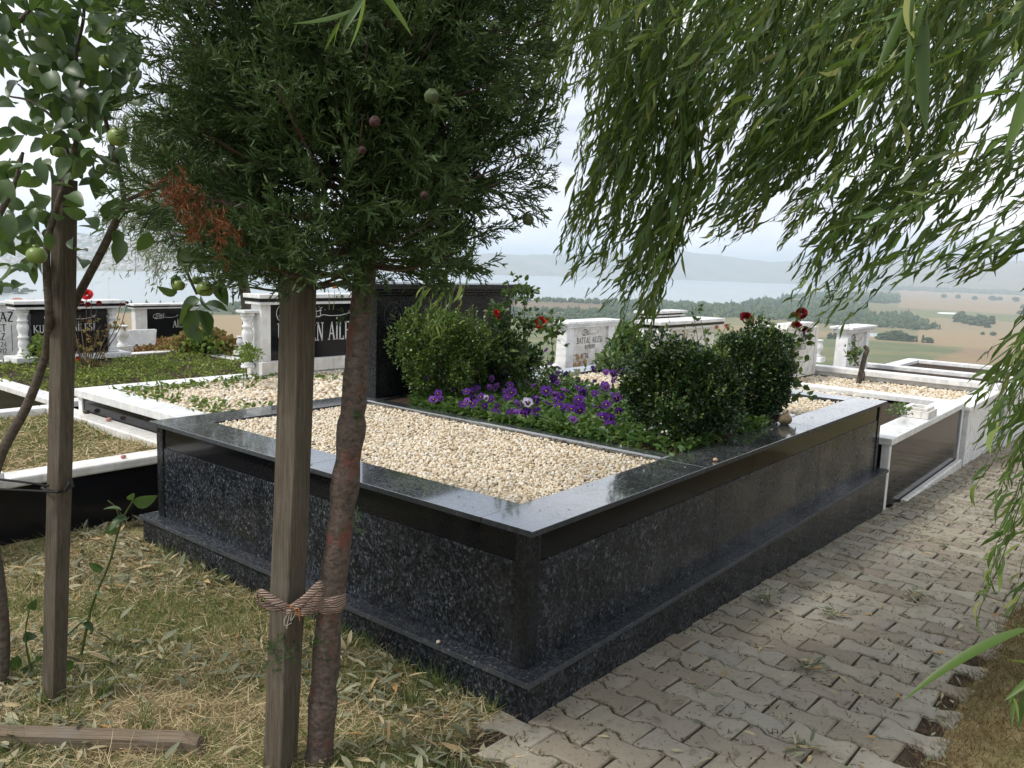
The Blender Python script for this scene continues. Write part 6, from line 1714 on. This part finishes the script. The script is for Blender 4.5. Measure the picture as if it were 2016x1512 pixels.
shrub(1200, 1270, 635, 730, 8.2, 700, ROSE_L, 'weedy shrub between the tapered headstone and the box bush', (.05, .09))
shrub(1170, 1230, 690, 730, 7.6, 380, ROSE_L, 'low dark weeds at the foot of the tapered headstone', (.03, .06))
shrub(1752, 1792, 792, 818, 7.0, 90, ROSE_L, 'low weed in the soil corner of the marble tomb with the socket', (.02, .045))
# ================================================================ pale tree behind
PH = 10.6
pt = empty('pale_tree', tuple(A(490, 700, PH)), 'pale grey-green willow-like tree standing behind the headstones', 'tree')
ptr = smoothline([A(492, 720, PH), A(488, 620, PH), A(478, 550, PH), A(460, 480, PH), A(430, 380, PH), A(410, 200, PH)], 5)
V, F = tube_np(ptr, np.linspace(.085, .03, len(ptr)), 8); meshobj('trunk', V, F, BARK_APPLE, pt, True)
lp, ld, ls, st_ = [], [], [], []
for k in range(230):
    a0 = ptr[rng.integers(10, len(ptr))]
    tx_, ty_ = rng.uniform(225, 560), rng.uniform(170, 500)
    if tx_ < 300 and ty_ > 480: continue
    e_ = A(tx_, ty_, PH + rng.normal() * .6); tip = e_ + np.array([0, 0, -rng.uniform(.15, .5)]) - HR * rng.uniform(0, .25)
    ln = smoothline([a0, e_, tip], 6); st_.append((ln, .008, .002))
    for q in range(46):
        j = rng.integers(3, len(ln)); lp.append(ln[j] + rng.normal(size=3) * .05); ld.append(nrm(rng.normal(size=3) * .6 + [0, 0, -.7] - HR * .3)); ls.append(rng.uniform(.07, .12))
V, F = scatter(*LANCE_S, frames(np.array(ld), rdir(len(ld))), np.array(lp), np.stack([np.array(ls) * 1.2, ls, ls], 1)); meshobj('crown', V, F, PALE_L, pt)
V, F = stems(st_, 3); meshobj('branches', V, F, STEM_B, pt)

# ================================================================ grass, straw and fallen leaves
def inview(x, y):
    d = np.stack([x, y, np.zeros_like(x)], 1) - CAM; z = d @ _f
    u = (d @ _r) / z * FPX + 1008; v = 756 - (d @ _u) / z * FPX
    return (z > .6) & (u > -420) & (u < 2500) & (v < 1760)
def ground_pts(n_, x0, x1, y0, y1, cond=None):
    x = rng.uniform(x0, x1, n_); y = rng.uniform(y0, y1, n_)
    ok = inview(x, y)
    if cond is not None: ok &= cond(x, y)
    return x[ok], y[ok]
def open_grass(x, y):
    intomb = (x > -.05) & (y > -.05) & (x < TB + .1) & (y < 3.0)
    pav = (x + .45 * (-y) > -.13) & (y < -.02) & (y > -1.10)
    plotL = (y > 3.06)
    return ~intomb & ~pav & ~plotL
BLADE = (np.array([(-.5, 0, 0), (.5, 0, 0), (-.35, .5, .06), (.35, .5, .06), (0, 1, .28)], float), np.array([(0, 1, 3), (0, 3, 2), (2, 3, 4)]))
GRASS_G = mat_leaf('green grass', [(0, (0.07, 0.115, 0.03)), (0.45, (0.11, 0.175, 0.045)), (0.75, (0.19, 0.23, 0.075)), (1, (0.38, 0.33, 0.15))], .25, .6, .2, (0.2, 0.28, 0.05))
STRAW = mat_leaf('straw', [(0, (0.20, 0.14, 0.075)), (0.5, (0.45, 0.36, 0.20)), (0.85, (0.64, 0.54, 0.33)), (1, (0.22, 0.12, 0.06))], .15, .8, .15, (0.4, 0.3, 0.12))
LITTER = mat_leaf('dry willow leaf', [(0, (0.11, 0.125, 0.075)), (0.4, (0.20, 0.21, 0.135)), (0.75, (0.32, 0.31, 0.20)), (0.92, (0.44, 0.36, 0.21)), (1, (0.38, 0.20, 0.06))], .1, .7, .25, (0.2, 0.2, 0.1))
def blades(x, y, z, hgt, wd, lean, mat, name, label, cat_='grass'):
    n_ = len(x)
    d = nrm(np.stack([rng.normal(size=n_) * lean, rng.normal(size=n_) * lean, np.ones(n_)], 1))
    V, F = scatter(*BLADE, frames(d, rdir(n_)), np.stack([x, y, z], 1), np.stack([wd, hgt, hgt], 1))
    return tag(meshobj(name, V, F, mat), label, cat_, kind='stuff')
def patch(x, y): return np.sin(x * 3.1 + 1.3 * np.sin(y * 2.2)) * np.sin(y * 3.4 + 1.1 * np.sin(x * 1.9)) + .35 * np.sin(x * 9 + y * 7)
x, y = ground_pts(190000, -3.0, .3, -1.6, 3.1, open_grass)
dens = np.clip(.55 + .75 * patch(x, y), .15, 1); k = rng.random(len(x)) < dens; x, y = x[k], y[k]
blades(x, y, gz_n(x, y) - .004, rng.uniform(.018, .06, len(x)), rng.uniform(.002, .0038, len(x)), .6, GRASS_G, 'grass', 'short green grass between the stakes and the granite tomb')
def flat(x, y, z, L, wd, mat, name, label, cat_, tmpl=BLADE, tilt=.22):
    n_ = len(x); a_ = rng.uniform(0, 6.28, n_)
    d = np.stack([np.cos(a_), np.sin(a_), rng.normal(size=n_) * tilt], 1)
    V, F = scatter(*tmpl, frames(nrm(d), nrm(rng.normal(size=(n_, 3)) * .35 + [0, 0, 1])), np.stack([x, y, z], 1), np.stack([wd, L, L * .8], 1))
    return tag(meshobj(name, V, F, mat), label, cat_, kind='stuff')
x, y = ground_pts(95000, -3.0, .3, -1.5, 3.1, open_grass)
k = rng.random(len(x)) < np.clip(.52 - .55 * patch(x, y) + .5 * smst(x, -.45, -.05), .08, 1); x, y = x[k], y[k]
flat(x, y, gz_n(x, y) + rng.uniform(.002, .022, len(x)), rng.uniform(.03, .12, len(x)), rng.uniform(.0015, .0032, len(x)), STRAW, 'straw', 'dry cut straw strewn over the grass beside the granite tomb', 'straw')
x, y = ground_pts(18000, -3.0, .3, -1.5, 3.1, open_grass)
k = rng.random(len(x)) < np.clip(.30 + .9 * np.sin(x * 3.3 + 2) * np.sin(y * 2.9 + .5) + .4 * np.sin(x * 8 + y * 5) + .5 * smst(x, -.5, -.1), .04, 1); x, y = x[k], y[k]
L = rng.uniform(.035, .10, len(x))
flat(x, y, gz_n(x, y) + rng.uniform(.006, .034, len(x)), L, L * rng.uniform(.5, 1.5, len(x)) * 1.35, LITTER, 'fallen_leaves', 'dry grey-green willow leaves lying in the grass', 'leaf litter', LANCE, .42)
# taller tufts, and grass crowding the plinth
tx_, ty_ = ground_pts(260, -2.4, -.1, -.6, 3.05, open_grass)
tx_ = np.concatenate([tx_[:60], rng.uniform(-.10, -.05, 26), rng.uniform(-1.3, -.9, 10)]); ty_ = np.concatenate([ty_[:60], rng.uniform(.05, 2.75, 26), rng.uniform(1.1, 1.6, 10)])
nb_ = 34; x = np.repeat(tx_, nb_) + rng.normal(size=len(tx_) * nb_) * .022; y = np.repeat(ty_, nb_) + rng.normal(size=len(tx_) * nb_) * .022
k = x < -.045; x, y = x[k], y[k]
blades(x, y, gz_n(x, y) - .004, rng.uniform(.04, .13, len(x)), rng.uniform(.0022, .004, len(x)), .45, GRASS_G, 'grass_tufts', 'taller grass tufts along the plinth and round the stakes')
# right-hand verge: dry brown grass
x, y = ground_pts(80000, -.2, 6.0, -2.8, -1.02, lambda x, y: (y < -1.10 + .04 * np.sin(x * 5) + .07 * rng.normal(size=len(x))))
blades(x, y, gz_n(x, y) - .004, rng.uniform(.02, .08, len(x)), rng.uniform(.002, .004, len(x)), .9, mat_leaf('brown verge grass', [(0, (0.09, 0.06, 0.03)), (.6, (0.20, 0.14, 0.065)), (.9, (0.30, 0.23, 0.11)), (1, (0.10, 0.13, 0.04))], .1, .8, .1, (0.3, 0.22, 0.1)), 'verge_grass', 'dry brown grass on the verge beside the paved path')
# litter on the paving
x, y = ground_pts(3600, -.2, 9, -1.25, -.06)
k = rng.random(len(x)) < np.clip(.22 + .5 * smst(x, 2.0, 6.0) + .5 * smst(-y, .95, 1.2) + .35 * (np.sin(x * 7) * np.sin(y * 9 + 1) > .75), 0, 1); x, y = x[k], y[k]
L = rng.uniform(.02, .07, len(x))
flat(x, y, gz(x, y) + .006 + rng.uniform(0, .012, len(x)), L, L * rng.uniform(.8, 1.3, len(x)) * 1.5, LITTER, 'path_leaves', 'fallen willow leaves scattered on the pavers', 'leaf litter', LANCE, .12)
x, y = ground_pts(42000, -.2, 9, -1.25, -.05)
on_j = (np.abs(((x + .22) / PP + .5) % 1 - .5) > .40) | (y > -.10) | (rng.random(len(x)) < .12 + .2 * smst(x, 2, 6)); x, y = x[on_j], y[on_j]
flat(x, y, gz(x, y) + rng.uniform(-.004, .004, len(x)), rng.uniform(.006, .028, len(x)), rng.uniform(.002, .007, len(x)), mat_island('plant crumbs', [(0, (0.05, 0.035, 0.02)), (.6, (0.11, 0.08, 0.045)), (1, (0.13, 0.13, 0.06))], .95, .1), 'path_debris', 'dark plant crumbs and soil in the joints of the paving', 'debris')
# clumps of curled leaves on the path
for px_, py_, lab in [(1590, 1315, 'curled clump of wilted leaves lying mid-path on the pavers'), (1505, 1185, 'wilted leaf clump on the pavers near the tomb plinth'), (1800, 1175, 'wilted leaf clump on the pavers, farther along the path'), (1640, 1210, 'wilted twig with leaves on the pavers between two leaf clumps'), (1580, 1480, 'green weed clump at the lower verge edge')]:
    c_ = atz(px_, py_, float(gz(*atz(px_, py_, 0)[:2])))
    n_ = 26; a_ = rng.uniform(0, 6.28, n_)
    V, F = scatter(*LANCE, frames(nrm(np.stack([np.cos(a_), np.sin(a_), rng.uniform(-.1, .5, n_)], 1)), rdir(n_, 1.5)), c_ + np.stack([rng.normal(size=n_) * .025, rng.normal(size=n_) * .025, rng.uniform(.006, .025, n_)], 1), np.stack([rng.uniform(.06, .11, n_)] + [rng.uniform(.04, .08, n_)] * 2, 1))
    tag(meshobj('leaf_clump', V, F, LITTER), lab, 'leaves')
# plot on the left: grass and straw inside the curb
def plot_z(x, y): return .315 + .02 * np.sin(x * 5) * np.sin(y * 6)
x, y = rng.uniform(-1.2, .44, 26000), rng.uniform(3.27, 5.1, 26000)
k = rng.random(len(x)) < np.clip(.15 + .8 * smst(y, 3.4, 4.6) + .3 * patch(x, y), .1, 1); x, y = x[k], y[k]
blades(x, y, plot_z(x, y), rng.uniform(.015, .06, len(x)), rng.uniform(.003, .005, len(x)), .6, GRASS_G, 'plot_grass', 'green grass inside the low white-curbed plot')
x, y = rng.uniform(-1.2, .44, 9000), rng.uniform(3.27, 5.1, 9000)
flat(x, y, plot_z(x, y) + rng.uniform(.002, .03, len(x)), rng.uniform(.03, .10, len(x)), rng.uniform(.003, .008, len(x)), STRAW, 'plot_straw', 'brown straw inside the low white-curbed plot', 'straw')
# wild grass at the brow of the hill
x, y = rng.uniform(2, 19, 60000), rng.uniform(1.5, 20, 60000)
s_ = x * HF[0] + y * HF[1]; k = (s_ > 11) & (s_ < 17) & ~((x < 14.4) & (y < 2.6)); x, y = x[k], y[k]
blades(x, y, gz(x, y) - .01, rng.uniform(.10, .42, len(x)), rng.uniform(.004, .008, len(x)), .35, mat_leaf('wild grass', [(0, (0.09, 0.13, 0.03)), (.6, (0.19, 0.21, 0.06)), (1, (0.36, 0.31, 0.13))], .25, .7, .15, (0.3, 0.34, 0.08)), 'wild_grass', 'tall yellow-green wild grass on the brow of the hill')
x, y = rng.uniform(-2, 9, 18000), rng.uniform(5, 13, 18000)
k = ~((x > .55) & (x < 3.6) & (y < 8.5)) & ~((y < 5.3)) ; x, y = x[k], y[k]
blades(x, y, gz(x, y) - .01, rng.uniform(.04, .16, len(x)), rng.uniform(.004, .007, len(x)), .5, GRASS_G, 'rear_grass', 'green grass between the far headstones')
# loose bits on the granite: leaves, petals, crumbs
bx_, by_, bz_, bl_ = [], [], [], []
for k in range(190):
    bx_.append(rng.uniform(.28, 1.30)); by_.append(rng.uniform(.28, 2.38)); bz_.append(.676); bl_.append(rng.uniform(.015, .045))
for k in range(16):
    bx_.append(rng.uniform(0.0, 4.3)); by_.append(rng.uniform(.02, .22)); bz_.append(.682); bl_.append(rng.uniform(.012, .03))
for k in range(10): bx_.append(rng.uniform(0.02, .22)); by_.append(rng.uniform(.2, 2.5)); bz_.append(.682); bl_.append(rng.uniform(.012, .03))
for k in range(60): bx_.append(rng.uniform(3.2, 4.1)); by_.append(rng.uniform(.28, 2.38)); bz_.append(.672); bl_.append(rng.uniform(.015, .04))
bl_ = np.array(bl_)
flat(np.array(bx_), np.array(by_), np.array(bz_), bl_, bl_ * 1.6, LITTER, 'tomb_litter', 'dry leaf bits lying on the granite tomb and its pebbles', 'leaf litter', LANCE, .2)
# stray pebbles and snail shells
for k, (px_, py_, zz_, r_, lab) in enumerate([(863, 1266, .149, .009, 'cream pebble lying on the granite ledge'), (1408, 908, .681, .013, 'tan snail shell on the granite slab by the clipped bush'), (243, 902, .371, .016, 'pinkish snail shell on the near white curb'), (214, 829, .37, .020, 'pinkish snail shell on the white curb beside the granite tomb'), (170, 814, .37, .022, 'dark dry lump on the white curb, farthest from the granite tomb')]):
    v_, f_ = ico(2); q = atz(px_, py_, zz_)
    tag(meshobj('snail_shell' if k else 'pebble', v_ * np.array([1.1, .9, .75]) * r_ + q + [0, 0, r_ * .6], f_, mat_plain('shell %d' % k, [(0.6, 0.5, 0.36), (0.5, 0.33, 0.2), (0.42, 0.22, 0.17), (0.40, 0.22, 0.17), (0.07, 0.05, 0.04)][k], .6, .25, 80), None, True), lab, 'shell' if k else 'pebble')
